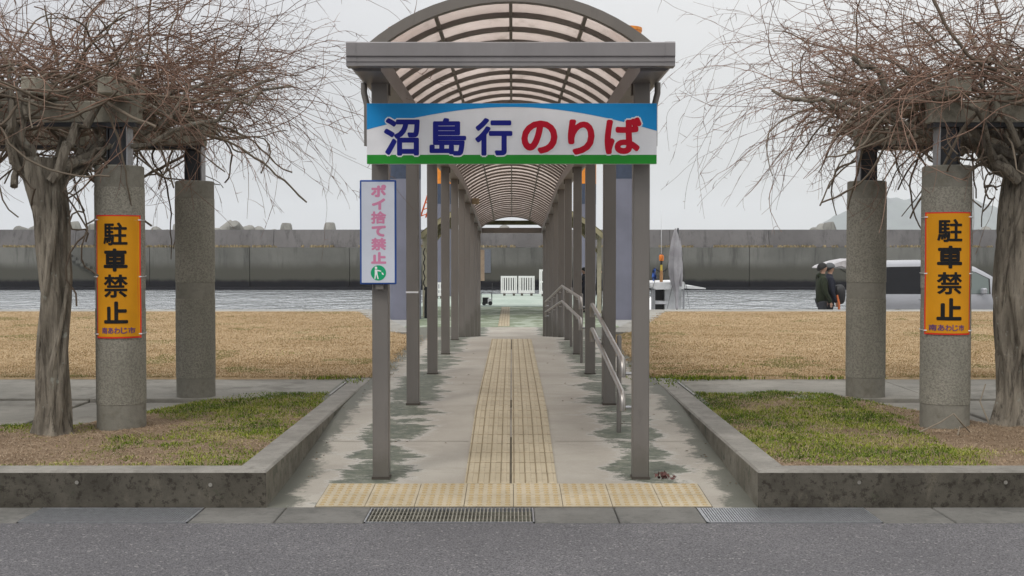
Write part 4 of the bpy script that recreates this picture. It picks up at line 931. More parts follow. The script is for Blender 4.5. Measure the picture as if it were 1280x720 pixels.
# mountain island
mt = []; ridge = [(1015, 287), (1036, 273), (1052, 264), (1075, 256), (1100, 250), (1114, 244), (1128, 247), (1140, 250), (1158, 246), (1175, 247), (1195, 244), (1215, 249), (1232, 255), (1247, 260), (1262, 262), (1285, 270), (1330, 280), (1380, 289)]
MY = 3200.0; xs = []; vs = []; fs = []; nx = 90; ny = 9
for i in range(nx + 1):
    t = i / nx; px = 1005 + (1390 - 1005) * t
    for (a, b) in zip(ridge, ridge[1:]):
        if a[0] <= px <= b[0]: py = a[1] + (b[1] - a[1]) * (px - a[0]) / (b[0] - a[0]); break
    else: py = 293
    top = max(0, at(px, py, MY).z + 4 * nz3(i * .7, 0) - 2)
    for j in range(ny):
        u = j / (ny - 1) * 2 - 1; hgt = top * (1 - abs(u) ** 1.3) if j not in (0, ny - 1) else -4
        vs.append((at(px, 300, MY).x, MY + u * 450, -2 + (hgt + 2) * (1 + .08 * nz3(i * .5, j * 1.3)) if hgt > 0 else -4))
fs = [(i * ny + j, (i + 1) * ny + j, (i + 1) * ny + j + 1, i * ny + j + 1) for i in range(nx) for j in range(ny - 1)]
me = bpy.data.meshes.new('hills'); me.from_pydata(vs, [], fs); me.polygons.foreach_set('use_smooth', [True] * len(fs)); tag(link('hills', me, None, MTN), kind='structure')

# ------------------------------------------------------------------ pontoons, piles, far shelter
GREEND = concrete('green_deck_paint', (.155, .19, .125), (.22, .255, .18), (.36, .40, .33), sc=.55, amt=.85, bump=.002, thr=(.47, .56)); PALED = concrete('pale_green_deck', (.33, .40, .35), (.43, .49, .44), (.26, .32, .28), sc=.3, amt=.5)
pt = MB().box(-3.2, 3.2, 36.04, 49.6, -1.3, -.64, bev=.03).build('pontoon', GREEND); tag(pt, 'green painted floating pontoon deck beyond the end of the covered walkway', 'pontoon', 'floating landing stages')
for i in range(40):
    o = link('tactile_tile', TB, pt); o.location = (-.245, 36.5 + i * .32, -.628); o.scale = (1.15, 1.06, 1)
pt2 = MB().box(-3.9, 4.3, 49.9, 64.5, -1.3, -.62, bev=.03).build('pontoon', PALED); tag(pt2, 'pale mint floating pontoon deck carrying the white railings', 'pontoon', 'floating landing stages')
P_BODY = simple('pile_blue_grey', (.15, .155, .20), .5, 0, .1, .6); P_NAVY = simple('pile_navy_band', (.035, .05, .085), .5); P_OR = simple('pile_orange', (.66, .22, .02), .5)
for i, (Y, x) in enumerate(((40.55, -3.52), (40.55, 3.72), (61.2, -3.50), (61.2, 3.66))):
    pl_ = empty('mooring_pile', (x, Y, -3)); tag(pl_, ['near mooring pile left of the walkway with navy band and orange top', 'near mooring pile right of the walkway with navy band and orange top', 'far mooring pile left of the walkway with navy band and orange top', 'far mooring pile right of the walkway with navy band and orange top'][i], 'mooring pile', 'steel piles holding the pontoons')
    r = .52
    for nm, z0, z1, m, dr in (('shaft', 0, 6.95, P_BODY, 0), ('navy_band', 6.95, 7.95, P_NAVY, .004), ('orange_top', 7.95, 11.86, P_OR, .008)): MB().lathe([(r + dr, z0), (r + dr, z1)], (0, 0, 0), 32).build(nm, m, pl_)
    MB().lathe([(r + .03, 11.8), (r + .03, 11.9), (.02, 12.0)], (0, 0, 0), 32).build('cap', P_OR, pl_)
# big barrel roof shelter on the pontoon
OLIVE = simple('weathered_cream_steel', (.27, .245, .15), .6, .1, .3, 2); OLR = simple('olive_roof_sheet', (.13, .115, .05), .7, 0, .25, 2); CREAM = simple('cream_post', (.40, .37, .27), .6)
ws = empty('waiting_shelter', (0, 44, -.64)); WSI = Matrix.Translation((0, -44, .64)); tag(ws, 'wide weathered waiting shelter with olive curved roof on the pontoon behind the walkway', 'shelter')
def warch(t, dr=0): h, r_ = 3.12, 1.28; R_ = (h * h + r_ * r_) / (2 * r_); a0 = math.asin(h / R_); a = -a0 + 2 * a0 * t; return ((R_ + dr) * math.sin(a), (R_ + dr) * math.cos(a) - (R_ - r_) + 2.45)
def wband(y0, y1, d0, d1, name, m):
    n = 24; vs = []
    for i in range(n + 1):
        for (dr, y) in ((d0, y0), (d1, y0), (d1, y1), (d0, y1)): x, z = warch(i / n, dr); vs.append((x, y, z - .35))
    fs = [(i * 4 + j, i * 4 + (j + 1) % 4, i * 4 + 4 + (j + 1) % 4, i * 4 + 4 + j) for i in range(n) for j in range(4)] + [(0, 1, 2, 3), (n * 4, n * 4 + 1, n * 4 + 2, n * 4 + 3)]
    part(MB().add(vs, fs), name, m, ws, WSI)
wband(41.0, 48.6, 0, .03, 'roof_sheet', OLR)
for y in (41.0, 43.5, 46, 48.5): wband(y - .06, y + .06, -.14, -.004, 'rib', OLIVE)
for y in (42.0, 45.0, 48.0):
    for s in (-1, 1): part(MB().box(s * 2.98 - .07, s * 2.98 + .07, y - .07, y + .07, -.64, 2.3), 'post', CREAM, ws, WSI)
part(MB().box(-3.05, 3.05, 48.02, 48.2, zpx(281, 48), zpx(275.5, 48)), 'tie_beam', OLR, ws, WSI)
for s in (-1, 1):
    part(MB().box(s * 3.0 - .06, s * 3.0 + .06, 41.0, 48.6, 2.02, 2.16), 'eaves_beam', OLIVE, ws, WSI)
    part(MB().tube([(s * 2.98, 42, 1.5), (s * 2.2, 42, 2.45)], .05, 8), 'brace', OLIVE, ws, WSI)
# white railings
def railing(label, x0, x1, Y, z0, z1, n, mid=False):
    r = empty('white_railing', (x0, Y, z0)); RI = Matrix.Translation((-x0, -Y, -z0)); tag(r, label, 'railing', 'white railings on the far pontoon'); W_ = S_RAIL
    part(MB().box(x0, x1, Y, Y + .06, z1 - .09, z1), 'top_rail', W_, r, RI); part(MB().box(x0, x1, Y, Y + .06, z0 + .12, z0 + .26), 'bottom_rail', W_, r, RI)
    if mid: zm = (z0 + z1) / 2 + .05; part(MB().box(x0, x1, Y, Y + .06, zm - .04, zm + .04), 'mid_rail', W_, r, RI)
    for s_ in (x0, x1 - .07): part(MB().box(s_, s_ + .07, Y - .003, Y + .063, z0 + .12, z1 + .002), 'end_post', W_, r, RI)
    for i in range(1, n): x = x0 + (x1 - x0) * i / n; part(MB().box(x - .033, x + .033, Y + .004, Y + .056, z0 + .2, z1 - .05), 'bar', W_, r, RI)
    for x in (x0 + .12, x1 - .22): part(MB().box(x, x + .12, Y - .1, Y + .16, z0, z0 + .119), 'foot', FITTING, r, RI)
S_RAIL = simple('white_rail_paint', (.72, .73, .72), .5, 0, .05)
railing('left low white railing panel on the far pontoon', xpx(626, 62), xpx(646.3, 62), 62, -.62, zpx(345, 62), 7)
railing('right low white railing panel on the far pontoon', xpx(648, 62), xpx(668.3, 62), 62, -.62, zpx(345, 62), 7)
railing('tall two tier white railing beside the right posts', xpx(674, 61), xpx(694, 61), 61, -.62, zpx(336.8, 61), 7, True)
railing('white railing glimpsed between the left posts', xpx(541, 58), xpx(556, 58), 58, -.62, zpx(353, 58), 5, True)
# small engine cart on the deck
ec = empty('hand_cart', (-2.1, 50.5, -.62)); EI = Matrix.Translation((2.1, -50.5, .62)); tag(ec, 'small black wheeled hand cart with a white box on the pale deck', 'cart'); bk = simple('cart_black', (.02, .02, .022), .5)
x0, x1 = xpx(601.5, 50.5), xpx(616, 50.5)
part(MB().box(x0 + .05, x0 + .3, 50.4, 50.8, -.56, -.30), 'engine', bk, ec, EI); part(MB().box(x0 + .27, x1 - .07, 50.38, 50.7, -.58, -.34), 'box', S_WHITE, ec, EI)
part(MB().tube([(x0, 50.4, -.55), (x0, 50.4, -.12), (x0 + .04, 50.4, -.08), (x1 - .06, 50.4, -.08), (x1 - .03, 50.4, -.55)], .014, 6), 'frame', bk, ec, EI); part(MB().tube([(x1 - .04, 50.5, -.5), (x1 - .02, 50.55, .30)], .012, 6), 'handle', bk, ec, EI)
for x in (x0 + .12, x1 - .1): part(MB().tube([(x, 50.36, -.53), (x, 50.42, -.53)], .085, 14), 'wheel', bk, ec, EI)
# two fuel-hose reels / ladder and chain seen between the left posts
ld = empty('dock_fender', (-2.9, 41, -1)); LDI = Matrix.Translation((2.9, -41, 1)); tag(ld, 'dark rubber fender with chain hung at the pontoon edge left of the walkway', 'fender')
part(MB().tube([(-2.86, 41, -1.0), (-2.86, 41, -.1), (-2.83, 41, .4)], .07, 10), 'fender_body', bk, ld, LDI)
for q in range(14): part(MB().tube([(-2.93 + .03 * math.sin(q * 1.9), 41.0, .3 + q * .10), (-2.93 + .03 * math.sin((q + 1) * 1.9), 41.0, .3 + (q + 1) * .10)], .02, 6), 'chain_link', bk, ld, LDI)
# orange crane jib beyond the shelter
cr = empty('crane', (-5.0, 66, -1)); CRI = Matrix.Translation((5.0, -66, 1)); tag(cr, 'slanted orange lattice crane jib seen between the left posts', 'crane'); orr = simple('crane_orange', (.66, .12, .025), .5)
j0, j1 = at(526, 270, 66), at(552, 190, 66); dx = (j1 - j0)
for (ox, oz) in ((0, 0), (.26, -.09)):
    part(MB().tube([j0 + Vector((ox, 0, oz)), j1 + Vector((ox, 0, oz))], .045, 6), 'chord', orr, cr, CRI)
for q in range(10): a = j0.lerp(j1, q / 10); b = j0.lerp(j1, (q + .6) / 10) + Vector((.26, 0, -.09)); part(MB().tube([a, b], .03, 5), 'lacing', orr, cr, CRI)
part(MB().tube([(j1.x + .1, 66, -2.2), (j1.x + .1, 66, j1.z)], .16, 10), 'mast', orr, cr, CRI)

# ------------------------------------------------------------------ boat at the right
bt = empty('fishing_boat', (5.6, 44, -2)); BTI = Matrix.Translation((-5.6, -44, 2)); tag(bt, 'white moored boat with grey furled sail and orange mast lamp right of the walkway', 'boat')
WH = simple('boat_white', (.66, .67, .68), .4, 0, .06); TARP = simple('furled_sail_grey', (.36, .35, .37), .85, 0, .2, 1.5, .01)
YB = 44.0
def bp(px, py, dy=0): return at(px, py, YB + dy)
hull = MB(); 
# hull: lofted sections along Y (bow away from the camera)
secs = [(41.9, .62, -.85), (43, .72, -.9), (46, .78, -.9), (49, .7, -.8), (51, .45, -.6), (52.3, .08, -.15)]; cxb = 5.62; vs = []
for (y, h_, zt) in secs:
    for (x, z) in ((-1, 0), (-.92, -.7), (-.5, -1.9), (.5, -1.9), (.92, -.7), (1, 0)): vs.append((cxb + x * h_, y, zt + z * (1 if z else 0)))
fs = [(i * 6 + j, i * 6 + j + 1, i * 6 + 7 + j, i * 6 + 6 + j) for i in range(5) for j in range(5)] + [(0, 1, 2, 3, 4, 5)] + [(i * 6 + 5, i * 6, i * 6 + 6, i * 6 + 11) for i in range(5)]
hull.add(vs, fs); part(hull, 'hull', WH, bt, BTI)
x0, x1 = bp(831, 370).x, bp(852, 370).x
part(MB().box(x0, x1, 44, 46.5, -.62, zpx(361, YB)), 'cabin', WH, bt, BTI)
part(MB().box(x0 + .40, x1 - .02, 43.985, 44.0, -.4, -.02), 'cabin_door', simple('cabin_door_pale', (.58, .585, .60), .5), bt, BTI)
rp = [(bp(811, 353).x, zpx(353, YB)), (bp(836, 352.5).x, zpx(352.5, YB)), (bp(853, 352).x, zpx(352, YB)), (bp(855, 357).x, zpx(357, YB)), (bp(852, 361).x, zpx(361, YB)), (bp(818, 361.5).x, zpx(361.5, YB)), (bp(811, 357).x, zpx(357, YB))]
part(MB().prism(rp, 'y', 43.5, 46.9), 'cabin_roof', WH, bt, BTI)
wp = [(853, 356.5), (866, 357.2), (880, 359.6), (880, 361), (864, 360.6), (853, 360)]; part(MB().prism([(bp(a, b).x, zpx(b, YB)) for a, b in wp], 'y', 43.6, 45.4), 'side_awning', WH, bt, BTI)
for px in (814.5, 816.8, 853.2): a = bp(px, 361); part(MB().box(a.x - .03, a.x + .03, 43.7, 43.76, -.7, a.z), 'stanchion', GALV, bt, BTI)
dk = bp(818, 374); part(MB().box(dk.x, dk.x + .36, 44.2, 45, -.8, zpx(362, YB)), 'dark_opening', bk, bt, BTI); part(MB().box(dk.x + .04, dk.x + .5, 43.9, 44.25, zpx(380, YB), zpx(376, YB)), 'cool_box', S_WHITE, bt, BTI)
# furled sail: an elongated leaf-shaped bundle with folds
vs = []; n = 22; k = 18; prof = [(285.5, 844.4, .02), (292, 844.4, .07), (302, 844.2, .12), (312, 844, .155), (322, 843.6, .175), (334, 843.2, .175), (344, 843.2, .15), (352, 843.8, .12), (360, 845, .085), (367, 845.6, .06), (374, 846, .045), (386, 846, .035)]
for (py, px, r) in prof:
    p = at(px, py, 43.4)
    for j in range(k): th = 2 * PI * j / k; rr = r * (1 + .22 * math.sin(5 * th + py * .03) + .12 * math.sin(9 * th)); vs.append((p.x + rr * math.cos(th) * 1.15, p.y + rr * math.sin(th), p.z))
part(MB().add(vs, [(i * k + j, i * k + (j + 1) % k, i * k + k + (j + 1) % k, i * k + k + j) for i in range(len(prof) - 1) for j in range(k)], 0, True), 'furled_sail', TARP, bt, BTI)
vs = []
for (py, px, r) in [(297, 849.5, .02), (310, 850, .06), (325, 850.5, .08), (345, 851, .08), (358, 851, .04)]:
    p = at(px, py, 43.5)
    for j in range(10): th = 2 * PI * j / 10; vs.append((p.x + r * math.cos(th) * (1 + .2 * math.sin(3 * th)), p.y + r * math.sin(th), p.z))
part(MB().add(vs, [(i * 10 + j, i * 10 + (j + 1) % 10, i * 10 + 10 + (j + 1) % 10, i * 10 + 10 + j) for i in range(4) for j in range(10)], 0, True), 'sail_fold', TARP, bt, BTI)
a, b = at(846, 386, 43.4), at(847.5, 285, 43.4); part(MB().tube([(a.x, 43.4, -.7), (b.x, 43.4, b.z)], .03, 8), 'sail_mast', DARKSTEEL, bt, BTI)
m0 = bp(828.3, 352); part(MB().tube([(m0.x, 44.4, m0.z - .05), (m0.x, 44.4, zpx(338, 44.4))], .06, 10), 'wood_mast', simple('varnished_wood', (.36, .19, .08), .5), bt, BTI)
part(MB().tube([(m0.x, 44.4, zpx(338, 44.4)), (m0.x, 44.4, zpx(331, 44.4))], .045, 10), 'yellow_lamp', simple('lamp_yellow', (.55, .42, .06), .4), bt, BTI)
part(MB().tube([(m0.x, 44.4, zpx(331, 44.4)), (m0.x, 44.4, zpx(324, 44.4))], .045, 8), 'lamp_bracket', bk, bt, BTI)
part(MB().lathe([(.075, 0), (.085, .05), (.085, .18), (.06, .22)], (m0.x, 44.4, zpx(326, 44.4)), 14), 'orange_lamp', simple('lamp_orange', (.75, .20, .02), .4), bt, BTI)
part(MB().tube([(m0.x, 44.4, zpx(317, 44.4)), (m0.x - .01, 44.4, zpx(262, 44.4))], [.014, .007], 6), 'antenna', S_WHITE, bt, BTI)
for s_ in (-1, 1): part(MB().tube([(m0.x, 44.4, zpx(341, 44.4)), (m0.x + s_ * .28, 44.4, zpx(334.5, 44.4))], [.035, .02], 6), 'cross_arm', bk, bt, BTI)
for q in (345, 348.5): part(MB().tube([(m0.x - .35, 44.4, zpx(q, 44.4)), (m0.x + .35, 44.4, zpx(q, 44.4))], .012, 5), 'crosswire', bk, bt, BTI)
fl = MB(); fl.tube([(bp(819, 355).x, 44.1, zpx(355, YB)), (bp(817.5, 335).x, 44.1, zpx(334, YB))], .012, 6); part(fl, 'flag_pole', bk, bt, BTI)
vs = []; 
for i in range(9):
    for j in range(5): t = i / 8; u = j / 4; p = at(817.5 - 2.0 + 4.4 * u + t * .5 * math.sin(i), 338 + 14 * t - 4 * u, YB); vs.append((p.x, YB + .08 * math.sin(j * 1.6 + i * .5), p.z))
part(MB().add(vs, [(i * 5 + j, i * 5 + j + 1, i * 5 + 6 + j, i * 5 + 5 + j) for i in range(8) for j in range(4)], 0, True), 'flag', simple('flag_blue', (.03, .09, .36), .7, 0, .9, 6), bt, BTI)
for (p, q) in (((847.5, 286), (829, 350)), ((849, 296), (862, 386)), ((847.5, 290), (856, 360)), ((829, 318), (812, 372)), ((834, 386), (842, 350))):
    part(MB().tube([at(*p, 43.45), at(*q, 43.5)], .008, 4), 'rigging', bk, bt, BTI)

# ------------------------------------------------------------------ van
van = empty('parked_van', (11.5, 33, QZ)); tag(van, 'silver people carrier parked on the quay behind the right pergola, tailgate raised', 'van')
VS = simple('silver_car_paint', (.33, .34, .37), .25, .3, .04, 2, 0, .6); VG = simple('dark_privacy_glass', (.010, .011, .014), .12, .0, .1, 2, 0, .25); VB = simple('black_trim', (.015, .015, .016), .5); TY = simple('tyre_rubber', (.02, .02, .02), .8)
k = M('clear_car_glass', .05, 0, .6); k.col((.13, .16, .155)); CG = k.m
X0 = at(1084, 360, 32).x; Lv = 4.75; HW = .86
def vz_roof(u):   # u from rear (0) to nose (Lv)
    P = [(0, 1.80), (.15, 1.88), (.6, 1.925), (1.6, 1.94), (2.4, 1.90), (2.9, 1.80), (3.3, 1.60), (3.75, 1.22), (4.0, 1.04), (4.5, .93), (4.7, .72), (4.75, .5)]
    for (a, b), (c, d) in zip(P, P[1:]):
        if u <= c: return b + (d - b) * (u - a) / (c - a)
    return .5
us = [0, .08, .2, .45, .8, 1.2, 1.6, 2.0, 2.4, 2.7, 2.95, 3.15, 3.35, 3.55, 3.75, 3.9, 4.05, 4.3, 4.5, 4.65, 4.73, 4.75]
def vsec(u):
    zr = vz_roof(u); belt = min(1.02 + .02 * math.sin(u), zr - .03); b = .06 if u in (us[0],) else 0; tp = (.20 if u > 3.5 else 0)
    hw = HW - (.06 if u < .06 else 0) - max(0, (u - 3.9)) ** 2 * .22; rh = hw - .17 * max(0, min(1, (zr - belt) / .8)) - .02
    return [(hw - .12, .24), (hw - .07, .36), (hw - .01, .60), (hw + .02, .82), (hw - .012, belt), (rh + .05, zr - .10), (rh, zr - .035), (rh - .13, zr - .004), (0, zr + .012)]
vs = []; n = 9
for u in us:
    h = vsec(u); full = [(-a, z) for a, z in h] + [(a, z) for a, z in h[:-1][::-1]]
    for (dy, z) in full: vs.append((u, dy, z))
m = 17; fs = [(i * m + j, i * m + j + 1, i * m + m + 1 + j, i * m + m + j) for i in range(len(us) - 1) for j in range(m - 1)] + [tuple(range(m)), tuple((len(us) - 1) * m + j for j in range(m))] + [(i * m + m - 1, i * m, i * m + m, i * m + 2 * m - 1) for i in range(len(us) - 1)]
VL = Matrix.Translation((X0 - 11.5, 0, 0))
def vpart(mb, name, mats, par=van): o = mb.build(name, mats, par); o.matrix_parent_inverse = VL if par is van else Matrix(); return o
body = vpart(MB().add(vs, fs, 0, True), 'body', VS)
def side_pt(u, z, off=.006):
    h = vsec(u); 
    for (a, b) in zip(h, h[1:]):
        if a[1] <= z <= b[1]: t = (z - a[1]) / (b[1] - a[1] + 1e-9); return a[0] + (b[0] - a[0]) * t + off
    return h[5][0] + off
def side_panel(poly_fn, ua, ub, name, m, sd, off=.006, nseg=8, nz_=4):
    vs = []
    for i in range(nseg + 1):
        u = ua + (ub - ua) * i / nseg; z0, z1 = poly_fn(u)
        for j in range(nz_ + 1): z = z0 + (z1 - z0) * j / nz_; vs.append((u, sd * side_pt(u, z, off), z))
    return vpart(MB().add(vs, [(i * (nz_ + 1) + j, (i + 1) * (nz_ + 1) + j, (i + 1) * (nz_ + 1) + j + 1, i * (nz_ + 1) + j + 1) for i in range(nseg) for j in range(nz_)], 0, True), name, m)
for sd in (-1, 1):
    bt_ = lambda u: 1.09
    side_panel(lambda u: (1.06, vz_roof(u) - .16), .12, .46, 'quarter_window', VB, sd)
    side_panel(lambda u: (1.07, vz_roof(u) - .17), .52, 1.62, 'rear_window', VG, sd, .007)
    side_panel(lambda u: (1.06, vz_roof(u) - .155), .485, 3.28, 'window_surround', VB, sd, .003, 16)
    side_panel(lambda u: (1.07, max(1.075, vz_roof(u) - .175)), 1.70, 2.62, 'front_window', CG, sd, .007)
    side_panel(lambda u: (1.07, max(1.075, vz_roof(u) - .175)), 2.68, 3.24, 'front_quarter_window', CG, sd, .007)
    side_panel(lambda u: (.26, .33), .9, 3.6, 'sill_trim', VB, sd, .004)
    for uu in (.50, 1.66, 2.64): side_panel(lambda u: (.36, 1.05), uu - .005, uu + .005, 'door_gap', VB, sd, .003, 1)
    for uu in (1.50, 2.45): 
        y = sd * (side_pt(uu, .93) + .02); vpart(MB().box(uu - .09, uu + .09, min(y, y - sd * .03), max(y, y - sd * .03), .915, .945, bev=.006), 'door_handle', GALV)
    y = sd * (HW + .11); vpart(MB().box(2.98, 3.12, min(y - .09, y + .09), max(y - .09, y + .09), 1.06, 1.22, bev=.03), 'wing_mirror', VS)
    for uw in (.85, 3.80):
        y = sd * (HW - .10); w_ = vpart(MB().tube([(uw, y - .1, .31), (uw, y + .1, .31)], .31, 28), 'wheel', TY); MB().tube([(uw, y + sd * .095 - .01, .31), (uw, y + sd * .095 + .012, .31)], .20, 20).build('rim', GALV, w_).matrix_parent_inverse = Matrix()
        side_panel(lambda u, q=uw: (.245, .31 + math.sqrt(max(.0004, .36 ** 2 - (u - q) ** 2))), uw - .355, uw + .355, 'wheel_arch', VB, sd, .004, 16)
        
# windscreen, steering wheel, seats glimpsed
vs = []
for u in (3.02, 3.25, 3.5, 3.72):
    h = vsec(u)
    for t in (-.93, -.5, 0, .5, .93): vs.append((u, t * (h[6][0]), vz_roof(u) + .008 - .02 * abs(t) ** 3))
vpart(MB().add(vs, [(i * 5 + j, i * 5 + j + 1, i * 5 + 6 + j, i * 5 + 5 + j) for i in range(3) for j in range(4)], 0, True), 'windscreen', CG)
vpart(MB().box(4.60, 4.74, -.62, -.36, .70, .82, bev=.02), 'headlight', S_WHITE); vpart(MB().box(4.60, 4.74, .36, .62, .70, .82, bev=.02), 'headlight', S_WHITE)
vpart(MB().box(-.01, .04, -.72, .72, .85, 1.70), 'rear_opening', VB)
# raised tailgate
tg = [(.10, 1.90), (-.25, 1.985), (-.55, 1.93), (-.95, 1.80), (-1.03, 1.74), (-1.0, 1.72), (-.60, 1.80), (-.42, 1.72), (-.25, 1.76), (.08, 1.84)]
tgo = vpart(MB().prism(tg, 'y', -.72, .72), 'tailgate', simple('tailgate_lining', (.40, .39, .40), .5, 0, .2, 6)); MB().prism([(-.95, 1.735), (-.62, 1.80), (-.62, 1.79), (-.95, 1.72)], 'y', -.6, .6).build('tail_glass', VG, tgo).matrix_parent_inverse = Matrix()
for y in (-.66, .66): vpart(MB().tube([(.05, y, 1.5), (-.35, y, 1.76)], .012, 6), 'gas_strut', bk)
van.location = (11.5, 33.0 + .0, QZ)

# ------------------------------------------------------------------ people
SKIN = simple('skin', (.42, .26, .19), .6, 0, .05)
def skinned(name, chain, mats, parent, sub=1):
    """chain: list of (index, parent_index, (x,y,z), radius)"""
    me = bpy.data.meshes.new(name); me.from_pydata([c[2] for c in chain], [(c[1], c[0]) for c in chain if c[1] is not None], []); ob = link('tmp', me)
    mo = ob.modifiers.new('s', 'SKIN'); mo.use_smooth_shade = True
    for i, c in enumerate(chain):
        r = c[3]; me.skin_vertices[0].data[i].radius = (r, r) if not isinstance(r, tuple) else r
        me.skin_vertices[0].data[i].use_root = (i == 0)
    m2 = ob.modifiers.new('u', 'SUBSURF'); m2.levels = sub; m2.render_levels = sub
    bpy.context.view_layer.update(); m3 = bpy.data.meshes.new_from_object(ob.evaluated_get(bpy.context.evaluated_depsgraph_get())); bpy.data.objects.remove(ob)
    m3.materials.clear(); m3.name = name
    return link(name, m3, parent, mats)
def person(label, loc, rz, jacket, trousers, hairm, cap=None, bag=None, arm_fwd=.15, hgt=1.72, hood=False, group=None):
    p = empty('person', loc, rz); tag(p, label, 'person', group); p.scale = (hgt / 1.72,) * 3
    # body faces +X; y is left/right
    C = [(0, None, (0, 0, .93), (.065, .09))]
    def ad(par, co, r): C.append((len(C), par, co, r)); return len(C) - 1
    w1 = ad(0, (0, 0, 1.08), (.085, .11)); ch = ad(w1, (-.01, 0, 1.27), (.09, .135)); nk = ad(ch, (0, 0, 1.43), (.06, .07)); n2 = ad(nk, (.015, 0, 1.50), .052); hd = ad(n2, (.03, 0, 1.60), (.118, .100)); ht = ad(hd, (.025, 0, 1.70), (.085, .078))
    nose = ad(hd, (.115, 0, 1.595), .014)
    for sd in (-1, 1):
        hp = ad(0, (0, sd * .085, .86), .065); kn = ad(hp, (.02 + .05 * sd, sd * .10, .47), .058); ca = ad(kn, (-.02 + .05 * sd, sd * .10, .28), .05); an = ad(ca, (-.02 + .05 * sd, sd * .10, .08), .036); ft = ad(an, (.13 + .05 * sd, sd * .115, .035), .035)
        sh_ = ad(ch, (-.01, sd * .19, 1.37), .058); el = ad(sh_, (-.03 + arm_fwd * .4, sd * .235, 1.09), .043); wr = ad(el, (.04 + arm_fwd, sd * .225, .86), .028); hand = ad(wr, (.06 + arm_fwd, sd * .22, .80), (.030, .018))
        for q in range(4): f1 = ad(hand, (.045 + arm_fwd + q * .012, sd * .222, .745 + .003 * q), .0085); ad(f1, (.055 + arm_fwd + q * .011, sd * .212, .705 + abs(q - 1.5) * .008), .0075)
        t1 = ad(hand, (.095 + arm_fwd, sd * .21, .79), .0095); ad(t1, (.105 + arm_fwd, sd * .205, .76), .0085)
    b = skinned('body', C, SKIN, p)
    # jacket
    J = [(0, None, (0, 0, .72), (.165, .20))]; C = J
    a1 = ad(0, (0, 0, 1.05), (.155, .195)); a2 = ad(a1, (-.015, 0, 1.27), (.16, .205)); a3 = ad(a2, (0, 0, 1.45), (.085, .095)); ad(a3, (.01, 0, 1.52), (.07, .075))
    for sd in (-1, 1): q1 = ad(a2, (-.01, sd * .20, 1.36), .080); q2 = ad(q1, (-.03 + arm_fwd * .4, sd * .245, 1.09), .066); q3 = ad(q2, (.04 + arm_fwd, sd * .228, .86), .052); ad(q3, (.05 + arm_fwd, sd * .226, .81), .046)
    skinned('jacket', J, jacket, p)
    if hood: skinned('hood', [(0, None, (-.09, 0, 1.46), .07), (1, 0, (-.07, .07, 1.45), .045), (2, 0, (-.07, -.07, 1.45), .045)], jacket, p)
    J = [(0, None, (0, 0, .93), (.125, .16))]; C = J
    for sd in (-1, 1): q1 = ad(0, (0, sd * .095, .80), .105); q2 = ad(q1, (.02 + .05 * sd, sd * .10, .47), .078); ad(q2, (-.02 + .05 * sd, sd * .10, .09), .062)
    skinned('trousers', J, trousers, p)
    for sd in (-1, 1): MB().tube([(-.07 + .05 * sd, sd * .105, .045), (.05 + .05 * sd, sd * .11, .045), (.18 + .05 * sd, sd * .115, .035)], [.045, .052, .040], 10).build('shoe', bk, p)
    hr = MB(); vs = []; kk = 16
    for i in range(8):
        ph = i / 7 * PI * .62
        for j in range(kk):
            th = 2 * PI * j / kk; back = .5 - .5 * math.cos(th); pz = ph * (.62 + .48 * back); vs.append((.006 + .125 * math.sin(pz) * math.cos(th), .104 * math.sin(pz) * math.sin(th), 1.62 + .135 * math.cos(pz)))
    hr.add(vs, [(i * kk + j, i * kk + (j + 1) % kk, i * kk + kk + (j + 1) % kk, i * kk + kk + j) for i in range(7) for j in range(kk)], 0, True); hr.build('hair', hairm, p)
    for sd in (-1, 1):
        MB().lathe([(.002, -.012), (.012, 0), (.002, .012)], (.028, sd * .083, 1.60), 8).build('ear', SKIN, p); MB().lathe([(.001, -.007), (.008, 0), (.001, .007)], (.108, sd * .032, 1.615), 8).build('eye', bk, p)
    MB().box(.100, .116, -.022, .022, 1.552, 1.558).build('mouth', simple('lips', (.25, .10, .08), .6), p)
    if cap:
        vs = []
        for i in range(6):
            ph = i / 5 * PI * .5
            for j in range(kk): th = 2 * PI * j / kk; vs.append((.012 + .132 * math.sin(ph) * math.cos(th), .112 * math.sin(ph) * math.sin(th), 1.65 + .118 * math.cos(ph)))
        c_ = MB().add(vs, [(i * kk + j, i * kk + (j + 1) % kk, i * kk + kk + (j + 1) % kk, i * kk + kk + j) for i in range(5) for j in range(kk)], 0, True).build('cap', cap, p)
        MB().prism([(.11, -.075), (.19, -.055), (.215, 0), (.19, .055), (.11, .075)], 'z', 1.648, 1.658).build('cap_peak', cap, c_)
    if bag: bag(p)
    return p
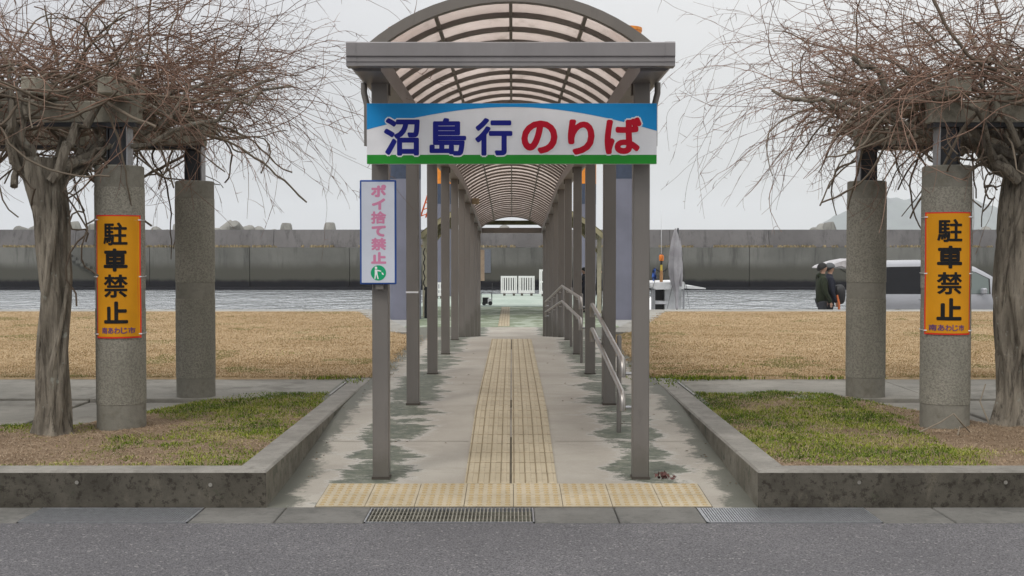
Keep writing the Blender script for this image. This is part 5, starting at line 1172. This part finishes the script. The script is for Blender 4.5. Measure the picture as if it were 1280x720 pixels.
JG = simple('green_jacket_cloth', (.016, .022, .011), .9, 0, .2, 12); JN = simple('navy_jacket_cloth', (.012, .014, .026), .8, 0, .25, 12); TRG = simple('grey_trousers', (.030, .032, .038), .9); HB = simple('black_hair', (.012, .011, .010), .7); CAPM = simple('grey_cap', (.09, .095, .10), .8); OGS = simple('orange_strap', (.50, .14, .05), .7)
YP = 31.0
def bag1(p):
    skinned('shoulder_bag', [(0, None, (.20, 0, 1.26), (.13, .16)), (1, 0, (.24, 0, 1.06), (.17, .18)), (2, 1, (.27, 0, .86), (.14, .13)), (3, 2, (.28, 0, .76), (.08, .08))], bk, p)
    MB().tube([(.12, -.27, 1.0), (.16, -.28, .8), (.17, -.26, .6)], [.022, .03, .03], 8).build('orange_glove_strap', OGS, p)
person('man in dark green hooded jacket walking on the quay, black hair', (at(1027, 400, YP).x, YP, QZ), 0, JG, TRG, HB, arm_fwd=.10, hood=True, hgt=1.86, group='people on the quay')
person('man in navy jacket and grey cap with a black bag on his chest', (at(1037.5, 400, YP + .35).x, YP + .45, QZ), 0, JN, TRG, HB, cap=CAPM, bag=bag1, arm_fwd=.06, hgt=1.84, group='people on the quay')
person('person in dark coat waiting in the shelter, half hidden by the third right post', (at(732, 380, 45).x - .05, 45, -.64), PI, JN, JN, HB, hgt=1.62, group='people waiting in the shelter')
person('person in navy coat waiting beside the cream shelter post', (at(754, 380, 44).x - .12, 44.4, -.64), 0, JN, JN, HB, hgt=1.6, group='people waiting in the shelter')
#@@HAZE
k = bpy.data.materials.new('sea_haze'); k.use_nodes = True; k.node_tree.nodes.clear(); vo = k.node_tree.nodes.new('ShaderNodeVolumePrincipled'); ou = k.node_tree.nodes.new('ShaderNodeOutputMaterial'); k.node_tree.links.new(vo.outputs[0], ou.inputs['Volume'])
vo.inputs['Color'].default_value = (.885, .91, .94, 1); vo.inputs['Density'].default_value = .00021; vo.inputs['Anisotropy'].default_value = .2
hz = MB().box(-2600, 2600, -320, 4300, -4.2, 172).build('haze', k); tag(hz, kind='stuff')
